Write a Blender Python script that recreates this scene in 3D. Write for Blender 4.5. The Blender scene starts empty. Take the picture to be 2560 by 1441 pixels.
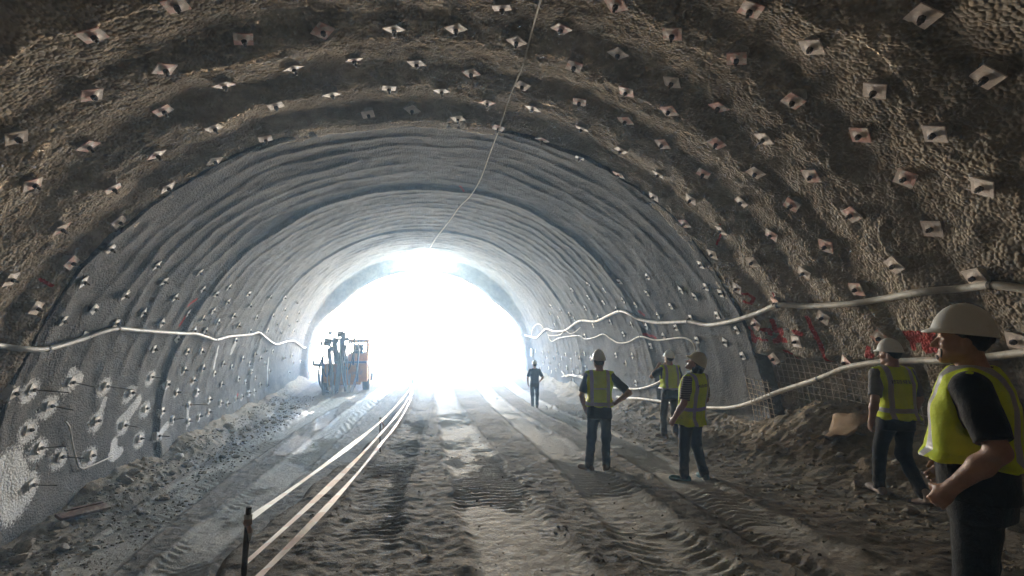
import bpy, bmesh, math, random
import numpy as np
from mathutils import Vector, Matrix, Quaternion, noise as mnoise
R = math.radians
np.seterr(all='ignore')
scene = bpy.context.scene
col = scene.collection

# ------------------------------------------------------------------ camera
cam_data = bpy.data.cameras.new('camera')
cam_data.sensor_width = 36.0
cam_data.lens = 36.0 * 1200.0 / 2560.0
cam_data.clip_start = 0.05
cam_data.clip_end = 3000.0
cam = bpy.data.objects.new('camera', cam_data)
col.objects.link(cam)
cam.location = (0.0, 0.0, 3.7)
cam.rotation_euler = (math.pi / 2 + 0.0622, 0.0, -0.185)
scene.camera = cam

# ------------------------------------------------------------------ daylight
SUN_EL, SUN_AZ = R(46), R(-150)          # azimuth from +Y, negative towards -X
world = bpy.data.worlds.new('World'); scene.world = world
world.use_nodes = True
wn = world.node_tree.nodes; wn.clear()
sky = wn.new('ShaderNodeTexSky'); sky.sky_type = 'NISHITA'; sky.sun_disc = False
sky.sun_elevation = SUN_EL; sky.sun_rotation = SUN_AZ
sky.dust_density = 1.0
bg = wn.new('ShaderNodeBackground'); bg.inputs['Strength'].default_value = 0.08
wo = wn.new('ShaderNodeOutputWorld')
world.node_tree.links.new(sky.outputs[0], bg.inputs[0]); world.node_tree.links.new(bg.outputs[0], wo.inputs[0])
sd = bpy.data.lights.new('sun', 'SUN'); sd.energy = 5.0; sd.angle = R(0.53); sd.color = (1.0, 0.90, 0.765)
sun = bpy.data.objects.new('sun', sd); col.objects.link(sun)
sv = Vector((math.sin(SUN_AZ) * math.cos(SUN_EL), math.cos(SUN_AZ) * math.cos(SUN_EL), math.sin(SUN_EL)))
sun.rotation_euler = sv.to_track_quat('Z', 'Y').to_euler(); sun.location = sv * 60

scene.view_settings.view_transform = 'Standard'
scene.view_settings.look = 'None'
scene.view_settings.exposure = 6.12
scene.view_settings.gamma = 1.0
scene.render.engine = 'CYCLES'
cy = scene.cycles
cy.use_denoising = True
try: cy.denoiser = 'OPENIMAGEDENOISE'
except Exception: pass
cy.max_bounces = 8; cy.diffuse_bounces = 5; cy.glossy_bounces = 3; cy.transmission_bounces = 4; cy.volume_bounces = 2
cy.caustics_reflective = False; cy.caustics_refractive = False
cy.sample_clamp_indirect = 6.0
cy.volume_step_rate = 4.0
cy.use_guiding = True; cy.use_surface_guiding = True; cy.use_volume_guiding = True

# ------------------------------------------------------------------ geometry of the place (metres; +Y runs along the tunnel to the portal)
RING1, RING2, RING3, PORTAL, BACK = 8.63, 13.5, 20.2, 30.2, -10.0

def smooth(a, b, x):
    t = np.clip((np.asarray(x, float) - a) / (b - a), 0, 1)
    return t * t * (3 - 2 * t)

def hash3(i, j, k, seed):
    h = (i.astype(np.int64) * 73856093) ^ (j.astype(np.int64) * 19349663) ^ (k.astype(np.int64) * 83492791) ^ (seed * 2654435761)
    h = (h ^ (h >> 13)) * 1274126177
    h = h & 0x7fffffff
    h = ((h ^ (h >> 15)) * 2246822519) & 0x7fffffff
    h = h ^ (h >> 13)
    return (h & 0xffff) / 65535.0 * 2 - 1

def noise(x, y, z, seed=0):
    x, y, z = np.broadcast_arrays(np.asarray(x, float), np.asarray(y, float), np.asarray(z, float))
    xi, yi, zi = np.floor(x), np.floor(y), np.floor(z)
    fx, fy, fz = x - xi, y - yi, z - zi
    fx, fy, fz = [f * f * f * (f * (f * 6 - 15) + 10) for f in (fx, fy, fz)]
    r = 0
    for a in (0, 1):
        wa = fx if a else 1 - fx
        for b in (0, 1):
            wb = fy if b else 1 - fy
            for c in (0, 1):
                wc = fz if c else 1 - fz
                r = r + wa * wb * wc * hash3(xi + a, yi + b, zi + c, seed)
    return r

def fbm(x, y, z, octv=3, seed=0, gain=0.5):
    r, a = 0, 1.0
    for o in range(octv):
        r = r + a * noise(x * 2.0 ** o, y * 2.0 ** o, z * 2.0 ** o, seed + 17 * o)
        a *= gain
    return r

# cross-section: upright walls below, a flattened superelliptic vault above
def _profile():
    a, b, zc, n = 6.76, 6.58, 0.80, 2.06
    t = np.linspace(0, np.pi, 721)
    c, s = np.cos(t), np.sin(t)
    x = -np.sign(c) * np.abs(c) ** (2 / n) * a
    z = zc + np.abs(s) ** (2 / n) * b
    X = np.concatenate([[-a + 0.12], x, [a - 0.12]])
    Z = np.concatenate([[-1.5], z, [-1.5]])
    L = np.concatenate([[0], np.cumsum(np.hypot(np.diff(X), np.diff(Z)))])
    return X, Z, L
PX, PZ, PL = _profile()
PLEN = float(PL[-1])

def centre(y):
    y = np.asarray(y, float)
    return 0.33 - 0.00085 * np.maximum(y - 10, 0) ** 2

def prof(s):
    s = np.clip(s, 0, PLEN)
    return np.interp(s, PL, PX), np.interp(s, PL, PZ)

def prof_n(s):      # unit normal pointing into the tunnel
    e = 0.15
    x0, z0 = prof(np.asarray(s) - e); x1, z1 = prof(np.asarray(s) + e)
    tx, tz = x1 - x0, z1 - z0
    l = np.hypot(tx, tz)
    return tz / l, -tx / l

def relief(y, s, grain=False):
    """inward bulge of the sprayed concrete at station y, arc length s"""
    y = np.asarray(y, float); s = np.asarray(s, float)
    x, z = prof(s)
    near = y < RING1
    w = np.where(near, 0.22, 0.36) * noise(x * 0.35, y * 0.35, z * 0.35, 5) + np.where(near, 0.12, 0.13) * noise(x * 1.2, y * 0.8, z * 1.2, 6)
    per = np.where(near, 1.22, 0.66)
    ph = (y + w) / per
    f = ph - np.floor(ph)
    crest = np.where(f < 0.62, f / 0.62, (1 - f) / 0.38)         # slow rise, quicker fall on the side away from daylight
    broad = 1 - crest ** 1.6
    dd = f - 0.45
    thin = np.exp(-np.where(dd > 0, (dd / 0.24) ** 2, (dd / 0.10) ** 2))
    mod = 0.75 + np.where(near, 0.4, 0.6) * noise(x * 0.4, y * 0.45, z * 0.4, 9) + np.where(near, 0.25, 0.7) * noise(x * 1.3, np.floor(ph) * 3.7, z * 1.3, 10)
    upright = smooth(1.0, 3.2, z)
    amp = np.where(near, 0.135, 0.024) * np.clip(mod, 0.05, 1.6) * (0.35 + 0.65 * upright)
    r = amp * np.where(near, broad, thin)
    r = r + np.where(near, 0.036, 0.026) * fbm(x * 0.9, y * 0.9, z * 0.9, 2, 21)
    r = r + np.where(near, 0.017, 0.010) * fbm(x * 3.6, y * 3.6, z * 3.6, 2, 31, 0.62)
    if grain:      # thumb-sized lumps of rebound
        r = r + np.where(near, 0.012, 0.005) * noise(x * 9.5, y * 9.5, z * 9.5, 33) + np.where(near, 0.011, 0.003) * noise(x * 19, y * 19, z * 19, 34)
    # the finished lining thickens to a lip at each ring; the rough heading beyond the first lip is wider
    wob = 0.10 * noise(x * 0.5, 0.3, z * 0.5, 12) + 0.05 * noise(x * 1.7, 0.3, z * 1.7, 13)
    lip1 = 0.12 * np.exp(-np.maximum(y - RING1 - wob, 0) / 0.75)
    lip2 = np.where(y > RING2 - 0.5, 0.09 * smooth(RING2 - 0.12, RING2 + 0.02, y + wob) * np.exp(-np.maximum(y + wob - RING2, 0) / 0.45), 0)
    lip3 = 0.07 * smooth(RING3 - 0.12, RING3, y + wob) * np.exp(-np.maximum(y + wob - RING3, 0) / 0.5)
    glare_collar = smooth(PORTAL - 1.3, PORTAL - 0.6, y) * (0.30 + 0.52 * smooth(3.0, 5.5, z))  # collar added at the portal to hem in its blown-out white
    r = r + np.where(near, -0.02, lip1 + lip2 + lip3 + glare_collar)
    # drips and runs low on the wall that faces the graffiti
    return r

def wall(y, s, off=0.0, grain=False):
    """point on the sprayed surface plus off metres towards the axis; also its smooth inward normal"""
    y = np.asarray(y, float); s = np.asarray(s, float)
    x, z = prof(s); nx, nz = prof_n(s)
    d = relief(y, s, grain) + off
    P = np.stack([x + centre(y) + nx * d, y + 0 * d, z + nz * d], -1)
    N = np.stack([nx + 0 * d, 0 * d, nz + 0 * d], -1)
    return P, N

def edge_x(y):      # brink of the ramp above the sunken lane
    y = np.asarray(y, float)
    return np.interp(y, [-10, 4, 6, 7.2, 9.8, 15, 22, 30], [-1.62, -1.60, -1.58, -1.48, -1.14, -0.85, -0.7, -0.6]) + 0.05 * np.sin(y * 2.3) + 0.03 * np.sin(y * 5.1 + 1)

def base_ground(x, y):
    ramp = 2.20 - 0.104 * y - 0.0195 * x
    k = 0.35
    ramp = np.where(ramp > 6 * k, ramp, k * np.log1p(np.exp(np.clip(ramp / k, -40, 40)))) - 0.0
    step = smooth(-0.55, 0.18, x - edge_x(y))
    g = ramp * step
    out = np.maximum(y - (PORTAL + 2.0), 0)
    drop = -3.9 * smooth(0, 30, out)
    return g + drop

def gauss(x, y, cx, cy, sx, sy):
    return np.exp(-((x - cx) / sx) ** 2 - ((y - cy) / sy) ** 2)

def half_width(z):
    return np.interp(z, [-1.5, 0.7, 3.0], [6.63, 6.75, 6.45])

def banks(x, y):
    """loose muck banked against both walls"""
    c = centre(y)
    ins = (y < PORTAL + 1.0)
    dl = (x - c) + half_width(0.4)                  # metres from the wall of the sunken lane
    wl = 0.75 + 0.25 * noise(0.0, y * 0.6, 0.0, 41)
    hl = 0.33 + 0.15 * noise(0.0, y * 0.8, 3.0, 42)
    b = hl * np.clip(1 - dl / wl, 0, 1.2) ** 1.0
    dr = half_width(1.2) - (x - c)
    wr = 1.25 + 0.5 * noise(7.0, y * 0.5, 0.0, 43)
    hr = 0.36 + 0.16 * noise(7.0, y * 0.6, 3.0, 44)
    b = b + hr * np.clip(1 - dr / wr, 0, 1.2) ** 1.2
    heap = 0.66 * gauss(x, y, 6.5, 7.0, 0.9, 1.1) + 0.30 * gauss(x, y, 6.3, 5.2, 0.7, 1.0) + 0.22 * gauss(x, y, 5.6, 8.9, 0.8, 1.2)
    return (b + heap) * ins

TRACKS = [   # wheel tracks: polylines (x, y), half width, depth, tread pitch, chevron slant
]
def track_fields(x, y):
    """signed lateral distance and mask for each wheel track"""
    out = []
    for pts, hw, depth, pitch, slant in TRACKS:
        px = np.array([p[0] for p in pts]); py = np.array([p[1] for p in pts])
        cx = np.interp(y, py, px)
        inside = (y > py[0] - 0.3) & (y < py[-1] + 0.3)
        d = x - cx
        m = smooth(hw + 0.10, hw - 0.08, np.abs(d) + 0.05 * noise(x * 2.3, y * 2.3, 0.5, 61)) * inside
        out.append((d, m, hw, depth, pitch, slant))
    return out

def wet_field(x, y):
    w = 0
    for cx, cyy, sx, sy in ((-5.1, 17.0, 0.36, 3.0), (-4.85, 20.0, 0.6, 1.4), (-3.55, 15.3, 0.46, 1.5), (-3.4, 19.0, 0.26, 2.2), (-5.3, 14.0, 0.36, 0.9), (-2.9, 23.5, 0.5, 1.2)):
        w = np.maximum(w, gauss(x, y, cx, cyy, sx, sy))
    return w + (0.34 * noise(x * 1.6, y * 0.8, 3.3, 91) + 0.26 * noise(x * 5, y * 2.2, 3.3, 92)) * (w > 0.02)

def ground(x, y, fine=True):
    x = np.asarray(x, float); y = np.asarray(y, float)
    g = base_ground(x, y)
    bk = banks(x, y)
    g = g + bk
    if fine:
        g0 = g
        rough = np.clip(bk / 0.25, 0, 1)
        tf = track_fields(x, y)
        calm = 1.0
        for d, m, hw, depth, pitch, slant in tf[:5]: calm = calm * (1 - 0.55 * m * (1 - rough))
        g = g + 0.022 * fbm(x * 0.8, y * 0.8, 0.0, 2, 51)
        g = g + (0.008 + 0.032 * rough) * calm * fbm(x * 2.6, y * 2.6, 0.3, 3, 53, 0.6)
        bil = 1 - np.abs(noise(x * 5.5, y * 4.0, 0.7, 55))
        g = g + (0.0065 + 0.024 * rough) * calm * (bil ** 2 - 0.4) * (0.4 + 0.6 * smooth(-0.2, 0.4, noise(x * 0.9, y * 0.5, 2.0, 57)))
        g = g + (0.0085 + 0.018 * rough) * calm * fbm(x * 11, y * 11, 0.9, 2, 59, 0.7)
        for d, m, hw, depth, pitch, slant in tf:
            q = (y + np.abs(d) * slant + 0.05 * noise(x * 3, y * 3, 0, 63)) / pitch
            tread = np.clip(np.sin(2 * np.pi * q) * 2.2, -1, 1)
            tread = tread * smooth(-0.45, 0.45, noise(x * 1.5, y * 0.8, 5.0, 65) + 0.5 * noise(x * 5, y * 4, 5.0, 66))
            g = g + m * (-depth + 0.012 * tread * (1 - rough))
            rim = np.exp(-((np.abs(d) - hw - 0.06) / 0.07) ** 2)
            g = g + rim * 0.030 * (m > -1) * (0.6 + 0.6 * noise(x * 4, y * 4, 1.0, 67)) * (1 - rough)
        k = 0.70 * smooth(0.30, 0.60, wet_field(x, y)); g = g * (1 - k) + (g0 - 0.02) * k
    return g
# stations (y, s): metres along the tunnel and along its arc
ROUGH_ANCHORS = [(5.04, 9.19), (5.82, 10.38), (5.84, 11.27), (5.86, 9.45), (6.51, 9.86), (6.55, 10.74), (6.63, 11.54), (5.9, 8.64), (6.8, 8.99), (7.33, 10.27), (7.34, 11.09), (7.43, 9.33), (5.96, 7.75), (6.71, 8.04), (8.4, 9.8), (7.54, 8.44), (8.46, 8.9), (6.64, 7.3), (7.53, 7.7), (8.43, 8.07), (5.03, 10.0), (5.91, 12.12), (5.77, 12.88), (5.29, 13.38), (5.92, 13.69), (5.5, 14.17), (5.6, 14.97), (4.75, 15.3), (6.79, 12.39), (6.93, 13.19), (6.02, 14.53), (5.64, 15.79), (7.36, 11.96), (7.37, 12.77), (6.98, 13.99), (6.92, 14.91), (6.06, 15.36), (7.68, 13.54), (8.31, 11.54), (8.22, 12.3), (7.49, 14.29), (8.35, 13.1), (8.48, 13.87), (7.58, 15.21), (6.91, 15.71), (6.04, 16.03), (6.93, 16.43), (8.58, 14.74), (7.58, 16.0), (7.7, 16.84), (8.6, 16.4), (8.49, 17.21), (4.74, 14.59), (4.03, 15.77), (3.21, 16.89), (4.02, 16.52), (4.68, 16.09), (3.23, 17.7), (3.95, 17.3), (4.71, 16.95), (5.58, 16.49), (4.46, 17.73), (3.8, 18.01), (5.44, 17.21), (6.07, 16.89), (6.96, 17.27), (6.02, 17.61), (5.32, 17.98), (4.4, 18.44), (3.77, 18.75), (7.65, 17.58), (6.78, 18.01), (5.99, 18.33), (5.22, 18.7), (7.64, 18.38), (8.43, 18.01), (6.73, 18.73), (5.91, 19.1), (8.33, 18.81), (7.42, 19.12), (6.51, 19.47), (5.86, 19.87), (8.26, 19.64), (7.49, 20.01), (6.74, 20.35), (8.25, 20.44), (4.5, 19.15), (5.08, 19.52), (4.31, 19.81), (8.18, 21.18), (7.41, 20.78), (6.58, 21.13), (5.82, 20.64), (4.24, 20.64), (7.62, 6.81), (8.43, 7.18), (8.36, 6.3), (7.53, 5.93), (8.31, 5.5)]
LINED_ANCHORS = [(9.13, 21.21), (8.97, 19.01), (9.36, 19.58), (8.94, 19.75), (9.52, 20.29), (10.05, 19.81), (10.5, 19.61), (11.38, 20.04), (12.25, 20.29), (12.16, 19.58), (11.58, 19.1), (13.35, 19.1), (14.91, 19.32), (13.82, 19.72), (13.25, 19.92), (10.68, 20.38), (15.12, 20.95), (17.79, 19.07), (15.89, 18.98), (16.64, 19.49), (18.78, 19.64), (17.7, 19.95), (15.66, 19.78), (21.85, 19.72), (20.76, 19.98), (19.98, 20.18), (22.89, 20.12), (21.74, 20.38), (19.71, 20.41), (16.84, 20.35), (14.75, 20.04), (22.92, 20.75), (17.69, 20.69), (15.8, 20.52), (14.14, 20.58), (13.23, 20.64), (11.56, 20.64), (19.14, 21.18), (12.44, 20.92), (10.77, 20.95), (9.67, 20.95), (13.44, 21.27), (28.28, 22.46), (26.66, 22.46), (25.34, 22.35), (23.82, 22.26), (22.59, 22.26), (20.9, 22.08), (19.74, 21.99), (18.41, 21.85), (16.35, 21.79), (14.95, 21.7), (25.91, 22.67), (24.49, 22.58), (23.26, 22.49), (21.82, 22.43), (20.26, 22.23), (19.11, 22.14), (15.6, 22.02), (26.77, 23.03), (25.39, 22.94), (23.76, 22.88), (27.34, 23.38), (25.74, 23.22), (24.34, 23.16), (22.6, 22.88), (20.99, 22.73), (19.91, 22.61), (21.67, 23.03), (20.52, 22.91), (25.2, 23.38), (21.71, 23.38), (20.13, 23.38), (15.83, 23.34), (15.11, 22.64), (10.47, 6.53), (11.26, 6.19), (12.33, 6.56), (13.15, 6.13), (12.09, 5.84), (10.2, 5.82), (13.9, 6.07), (14.46, 6.3), (15.16, 5.84), (11.25, 5.44), (13.28, 5.42), (14.59, 5.53), (12.2, 5.19), (15.33, 5.19), (14.13, 5.3), (16.28, 6.19), (18.65, 6.16), (17.05, 5.79), (16.25, 5.39), (17.2, 5.04), (18.61, 5.33), (18.65, 4.79), (14.03, 4.96), (14.8, 4.93), (20.19, 6.27), (22.91, 6.1), (21.7, 5.7), (24.5, 5.59), (20.2, 5.44), (22.75, 5.33), (25.07, 5.13), (21.67, 5.02), (23.92, 4.93), (28.42, 4.99), (20.52, 4.79), (22.95, 4.61), (25.5, 4.61), (28.79, 4.3), (13.4, 4.73), (12.45, 4.53), (14.21, 4.35), (15.08, 4.3), (17.53, 4.5), (21.64, 3.86), (22.82, 3.74), (20.09, 3.83), (21.1, 3.57), (18.78, 3.77), (9.61, 5.5), (10.19, 5.82), (10.56, 5.19), (9.81, 4.96), (15.57, 3.77), (17.11, 3.74), (18.02, 3.54), (19.77, 3.48), (21.92, 3.28), (22.7, 2.89), (20.11, 3.16), (18.8, 3.04), (19.75, 2.8), (20.73, 2.83), (21.51, 2.46), (17.35, 3.04), (22.62, 2.3), (16.55, 3.48), (24.94, 3.28), (26.41, 3.28), (26.99, 2.86), (26.31, 2.43), (29.0, 2.74), (8.63, 15.56), (8.99, 20.61), (8.96, 5.3), (8.81, 6.02), (8.75, 6.7)]
GROUTED_ANCHORS = [(9.06, 4.09, 1), (9.99, 4.09, 1), (11.07, 3.86, 1), (12.8, 3.83, 1), (14.39, 3.83, 0), (13.54, 3.57, 0), (15.17, 3.45, 0), (15.53, 3.07, 0), (14.27, 3.25, 0), (12.05, 3.57, 0), (9.64, 3.72, 1), (9.29, 3.39, 0), (11.09, 3.16, 0), (9.6, 3.01, 1), (10.16, 2.71, 1), (11.03, 2.49, 0), (12.87, 3.07, 0), (13.52, 2.89, 0), (15.13, 2.77, 1), (16.53, 2.68, 0), (17.39, 2.43, 0), (17.97, 2.3, 0), (14.27, 2.53, 1), (12.09, 2.86, 1), (12.76, 2.4, 0), (13.45, 2.3, 1), (15.17, 2.3, 0), (15.85, 2.3, 0), (16.55, 2.3, 0), (18.81, 2.34, 0), (19.45, 2.3, 0), (20.13, 2.34, 0), (20.8, 2.3, 0), (9.5, 2.43, 1), (8.49, 4.12, 0), (15.55, 3.74, 0)]
HOSE_LANE = [(7.52, 5.02), (8.06, 4.9), (8.37, 4.87), (8.85, 4.84), (9.63, 4.93), (10.1, 5.04), (10.61, 5.1), (11.39, 5.04), (12.18, 4.99), (13.45, 4.9), (14.12, 4.87), (14.98, 4.73), (15.57, 4.64), (16.83, 4.67), (18.68, 4.67), (19.58, 4.73), (20.69, 4.47), (22.71, 4.09), (24.84, 4.12), (26.27, 4.04), (29.01, 3.54), (29.61, 3.86)]
HOSE_UPPER = [(29.29, 21.47), (28.69, 21.56), (27.37, 21.59), (26.05, 21.3), (24.6, 20.98), (23.28, 21.07), (21.46, 20.98), (20.34, 20.78), (19.47, 20.58), (18.61, 20.47), (17.09, 20.49), (15.71, 20.27), (14.46, 20.09), (13.7, 20.18), (13.3, 20.38), (12.23, 20.49), (10.76, 20.44), (10.0, 20.52), (8.95, 20.38), (8.11, 20.21), (7.43, 20.04), (6.89, 20.12), (6.04, 20.07), (5.57, 20.04), (4.92, 19.92), (4.54, 19.95), (4.16, 19.89), (3.89, 19.95), (3.67, 20.04)]
HOSE_THIN = [(24.67, 21.18), (24.29, 21.65), (22.76, 21.41), (19.87, 21.18), (19.14, 21.3), (17.93, 21.18), (16.9, 21.01), (16.38, 21.15), (15.68, 21.27), (14.87, 21.21), (13.71, 20.95), (12.84, 21.04), (11.45, 20.9), (11.02, 20.95), (10.86, 21.07), (10.93, 21.24)]
HOSE_STRAND = [(24.7, 21.15), (24.43, 21.33), (22.55, 21.24), (21.32, 20.98), (20.72, 21.1), (20.03, 21.01), (19.18, 20.78)]
HOSE_LOOP = [(28.25, 21.47), (27.51, 21.04), (26.47, 20.78), (25.51, 20.72), (24.98, 20.87), (25.02, 21.13)]
HOSE_SLACK = [(23.2, 23.12), (22.84, 23.22), (22.52, 23.31), (21.64, 23.12), (20.52, 23.09), (19.58, 23.09), (18.21, 23.09), (17.05, 23.06), (16.0, 22.94), (14.7, 22.76), (13.47, 22.43), (12.85, 22.17), (12.03, 21.91)]
HOSE_TAIL = [(23.09, 23.38), (22.63, 23.28), (21.92, 23.16), (21.09, 23.12), (20.19, 23.0), (19.03, 23.06)]
HOSE_LOWER = [(16.51, 23.31), (16.02, 23.28), (14.75, 23.09), (13.32, 22.94), (11.9, 22.82), (10.86, 22.67), (9.94, 22.49), (9.15, 22.23), (8.17, 21.82), (7.16, 21.44), (6.55, 21.18), (5.92, 21.01), (5.37, 20.95), (4.85, 20.87), (4.53, 20.84), (4.19, 20.75), (3.86, 20.67)]
LAMP_WIRE = [(4.64, 13.75), (4.79, 13.75), (5.53, 13.81), (6.18, 13.84), (7.1, 13.84), (8.24, 13.87), (9.89, 13.9), (11.77, 13.93), (13.41, 13.84), (14.91, 13.66), (16.6, 13.54), (19.16, 13.35), (21.71, 13.16), (24.49, 13.04)]
BENT_ROD = [(10.08, 3.36), (10.22, 3.22), (10.38, 2.89), (10.56, 2.59), (10.71, 2.34), (11.04, 2.3), (11.66, 2.3)]
PAINT = [[(8.62, 20.61, 2), (8.61, 20.72, 2), (8.59, 20.81, 2)], [(8.22, 20.58, 1), (8.11, 20.61, 1), (8.11, 20.69, 1)], [(7.99, 20.44, 1), (8.0, 20.64, 1.3), (7.77, 20.61, 1.3), (7.99, 20.81, 1.3), (8.07, 20.84, 1.3), (7.78, 20.81, 1.3)], [(8.51, 20.78, 0.7), (8.21, 20.81, 0.7)], [(7.06, 20.35, 1.2), (7.05, 20.58, 1.2), (7.03, 20.75, 1.2), (7.01, 20.95, 0.9), (7.0, 21.18, 0.7)], [(7.44, 20.61, 1.3), (7.31, 20.64, 1.3)], [(8.27, 19.78, 0.8), (8.15, 19.81, 0.8), (8.08, 19.92, 0.8), (8.18, 20.01, 0.8), (8.32, 19.95, 0.8)], [(8.01, 21.07, 1), (8.0, 21.27, 1)], [(5.5, 20.61, 1.3), (5.26, 20.58, 1.3), (5.31, 20.67, 1.3), (5.44, 20.69, 1.3), (5.47, 20.81, 1.3)], [(5.49, 20.69, 1), (5.26, 20.67, 1)], [(5.17, 20.58, 1.2), (5.09, 20.55, 1.2), (5.21, 20.69, 1.5), (5.27, 20.81, 1.5), (5.15, 20.78, 1.5)], [(6.11, 20.84, 1.1), (6.17, 20.98, 1.1), (6.08, 20.95, 1)], [(7.51, 19.84, 0.8), (7.51, 19.89, 0.8)], [(7.59, 18.27, 0.6), (8.16, 18.67, 0.5)], [(8.35, 18.73, 0.8), (8.33, 18.9, 0.8)], [(13.28, 20.15, 1), (13.1, 20.27, 1)], [(13.53, 20.9, 1), (13.01, 21.01, 1)], [(13.23, 5.1, 1), (13.3, 5.36, 1)], [(13.0, 5.64, 1), (13.23, 5.82, 1)], [(18.89, 2.34, 1), (19.08, 2.46, 1)], [(8.16, 5.93, 0.7), (8.37, 5.87, 0.7)], [(13.13, 13.5, 0.6), (13.48, 13.66, 0.6)]]
LIME = [[(8.98, 2.86, 2.5), (9.19, 2.43, 3), (9.19, 2.3, 3)], [(9.51, 2.53, 1), (9.53, 2.3, 1.2), (9.52, 2.3, 1)], [(11.83, 2.53, 1), (11.81, 2.3, 1.2), (11.9, 2.3, 1.2)], [(12.48, 3.31, 1.2), (12.18, 3.04, 1.3), (11.96, 2.95, 1)], [(11.23, 3.54, 0.8), (11.2, 3.25, 0.5)], [(12.06, 2.3, 0.7), (11.71, 2.3, 1)], [(15.1, 2.74, 0.5), (15.15, 2.3, 0.6)], [(16.29, 4.33, 0.6), (16.5, 3.66, 0.6)], [(17.63, 4.3, 1), (17.67, 4.09, 1)], [(22.45, 3.48, 0.6), (22.63, 2.3, 0.5)], [(14.05, 2.46, 0.8), (13.47, 2.3, 0.8)], [(9.95, 4.27, 0.8), (10.27, 4.09, 0.8)]]
# ------------------------------------------------------------------ helpers
rng = random.Random(7)
def tag(o, label=None, cat=None, group=None, kind=None):
    if label: o['label'] = label
    if cat: o['category'] = cat
    if group: o['group'] = group
    if kind: o['kind'] = kind
    return o

def link(name, me, mats=None, parent=None):
    o = bpy.data.objects.new(name, me); col.objects.link(o)
    if mats is not None and not me.materials:
        for m in (mats if isinstance(mats, (list, tuple)) else [mats]): me.materials.append(m)
    if parent: o.parent = parent
    return o

def empty(name, loc=(0, 0, 0), rot=(0, 0, 0)):
    o = bpy.data.objects.new(name, None); col.objects.link(o)
    o.location = loc; o.rotation_euler = rot; o.empty_display_size = 0.1
    return o

def np_mesh(name, V, F, smooth_shade=True):
    """V: (n,3) array, F: (m,k) array of equal-sized faces"""
    V = np.ascontiguousarray(V, np.float32).reshape(-1, 3); F = np.ascontiguousarray(F, np.int32)
    me = bpy.data.meshes.new(name)
    me.vertices.add(len(V)); me.vertices.foreach_set('co', V.ravel())
    k = F.shape[1]
    me.loops.add(F.size); me.loops.foreach_set('vertex_index', F.ravel())
    me.polygons.add(len(F)); me.polygons.foreach_set('loop_start', np.arange(0, F.size, k, dtype=np.int32))
    if smooth_shade: me.polygons.foreach_set('use_smooth', np.ones(len(F), bool))
    me.update(calc_edges=True)
    return me

def grid_faces(nr, nc, wrap=False):
    i = np.arange(nr - 1)[:, None]; j = np.arange(nc if wrap else nc - 1)[None, :]
    j2 = (j + 1) % nc
    return np.stack([i * nc + j, i * nc + j2, (i + 1) * nc + j2, (i + 1) * nc + j], -1).reshape(-1, 4)

def grid_mesh(name, P, wrap=False, flip=False):
    nr, nc = P.shape[:2]
    F = grid_faces(nr, nc, wrap)
    if flip: F = F[:, ::-1]
    return np_mesh(name, P.reshape(-1, 3), F)

def set_attr(me, name, vals):
    a = me.attributes.new(name, 'FLOAT', 'POINT'); a.data.foreach_set('value', np.ascontiguousarray(vals, np.float32).ravel())

class MB:
    """collects boxes, tubes and lofts into one mesh"""
    def __init__(s): s.v, s.f, s.m, s.cur = [], [], [], 0
    def add(s, V, F):
        b = len(s.v)
        s.v += [tuple(map(float, p)) for p in V]
        for f in F: s.f.append([i + b for i in f]); s.m.append(s.cur)
    def box(s, c, d, M=None):
        x, y, z = [k / 2 for k in d]
        V = [Vector((a * x, b * y, e * z)) for e in (-1, 1) for b in (-1, 1) for a in (-1, 1)]
        if M is not None: V = [M @ v for v in V]
        V = [v + Vector(c) for v in V]
        s.add(V, [(0, 2, 3, 1), (4, 5, 7, 6), (0, 1, 5, 4), (2, 6, 7, 3), (0, 4, 6, 2), (1, 3, 7, 5)])
    def tube(s, pts, r, seg=8, caps=True):
        pts = [Vector(p) for p in pts]; n = len(pts)
        rs = r if isinstance(r, (list, tuple)) else [r] * n
        t0 = (pts[1] - pts[0]).normalized()
        up = Vector((0, 0, 1)) if abs(t0.z) < 0.9 else Vector((1, 0, 0))
        u = t0.cross(up).normalized()
        V = []
        for i, p in enumerate(pts):
            t = (pts[min(i + 1, n - 1)] - pts[max(i - 1, 0)]).normalized()
            u = (u - t * u.dot(t)).normalized(); w = t.cross(u)
            for k in range(seg):
                a = 2 * math.pi * k / seg
                V.append(p + (u * math.cos(a) + w * math.sin(a)) * rs[i])
        Fc = []
        for i in range(n - 1):
            for k in range(seg):
                k2 = (k + 1) % seg
                Fc.append((i * seg + k, i * seg + k2, (i + 1) * seg + k2, (i + 1) * seg + k))
        if caps:
            Fc.append(tuple(range(seg - 1, -1, -1))); Fc.append(tuple((n - 1) * seg + k for k in range(seg)))
        s.add(V, Fc)
    def bar(s, a, b, r, seg=8): s.tube([a, b], r, seg)
    def mesh(s, name, smooth_shade=False):
        me = bpy.data.meshes.new(name); me.from_pydata(s.v, [], s.f)
        for p, m in zip(me.polygons, s.m): p.material_index = m; p.use_smooth = smooth_shade
        me.update(); return me
    def build(s, name, mats, parent=None, smooth_shade=False, bevel=0.0):
        me = s.mesh(name, smooth_shade)
        o = link(name, me, mats, parent)
        if bevel:
            b = o.modifiers.new('edge', 'BEVEL'); b.width = bevel; b.segments = 2; b.limit_method = 'ANGLE'
        return o

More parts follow.
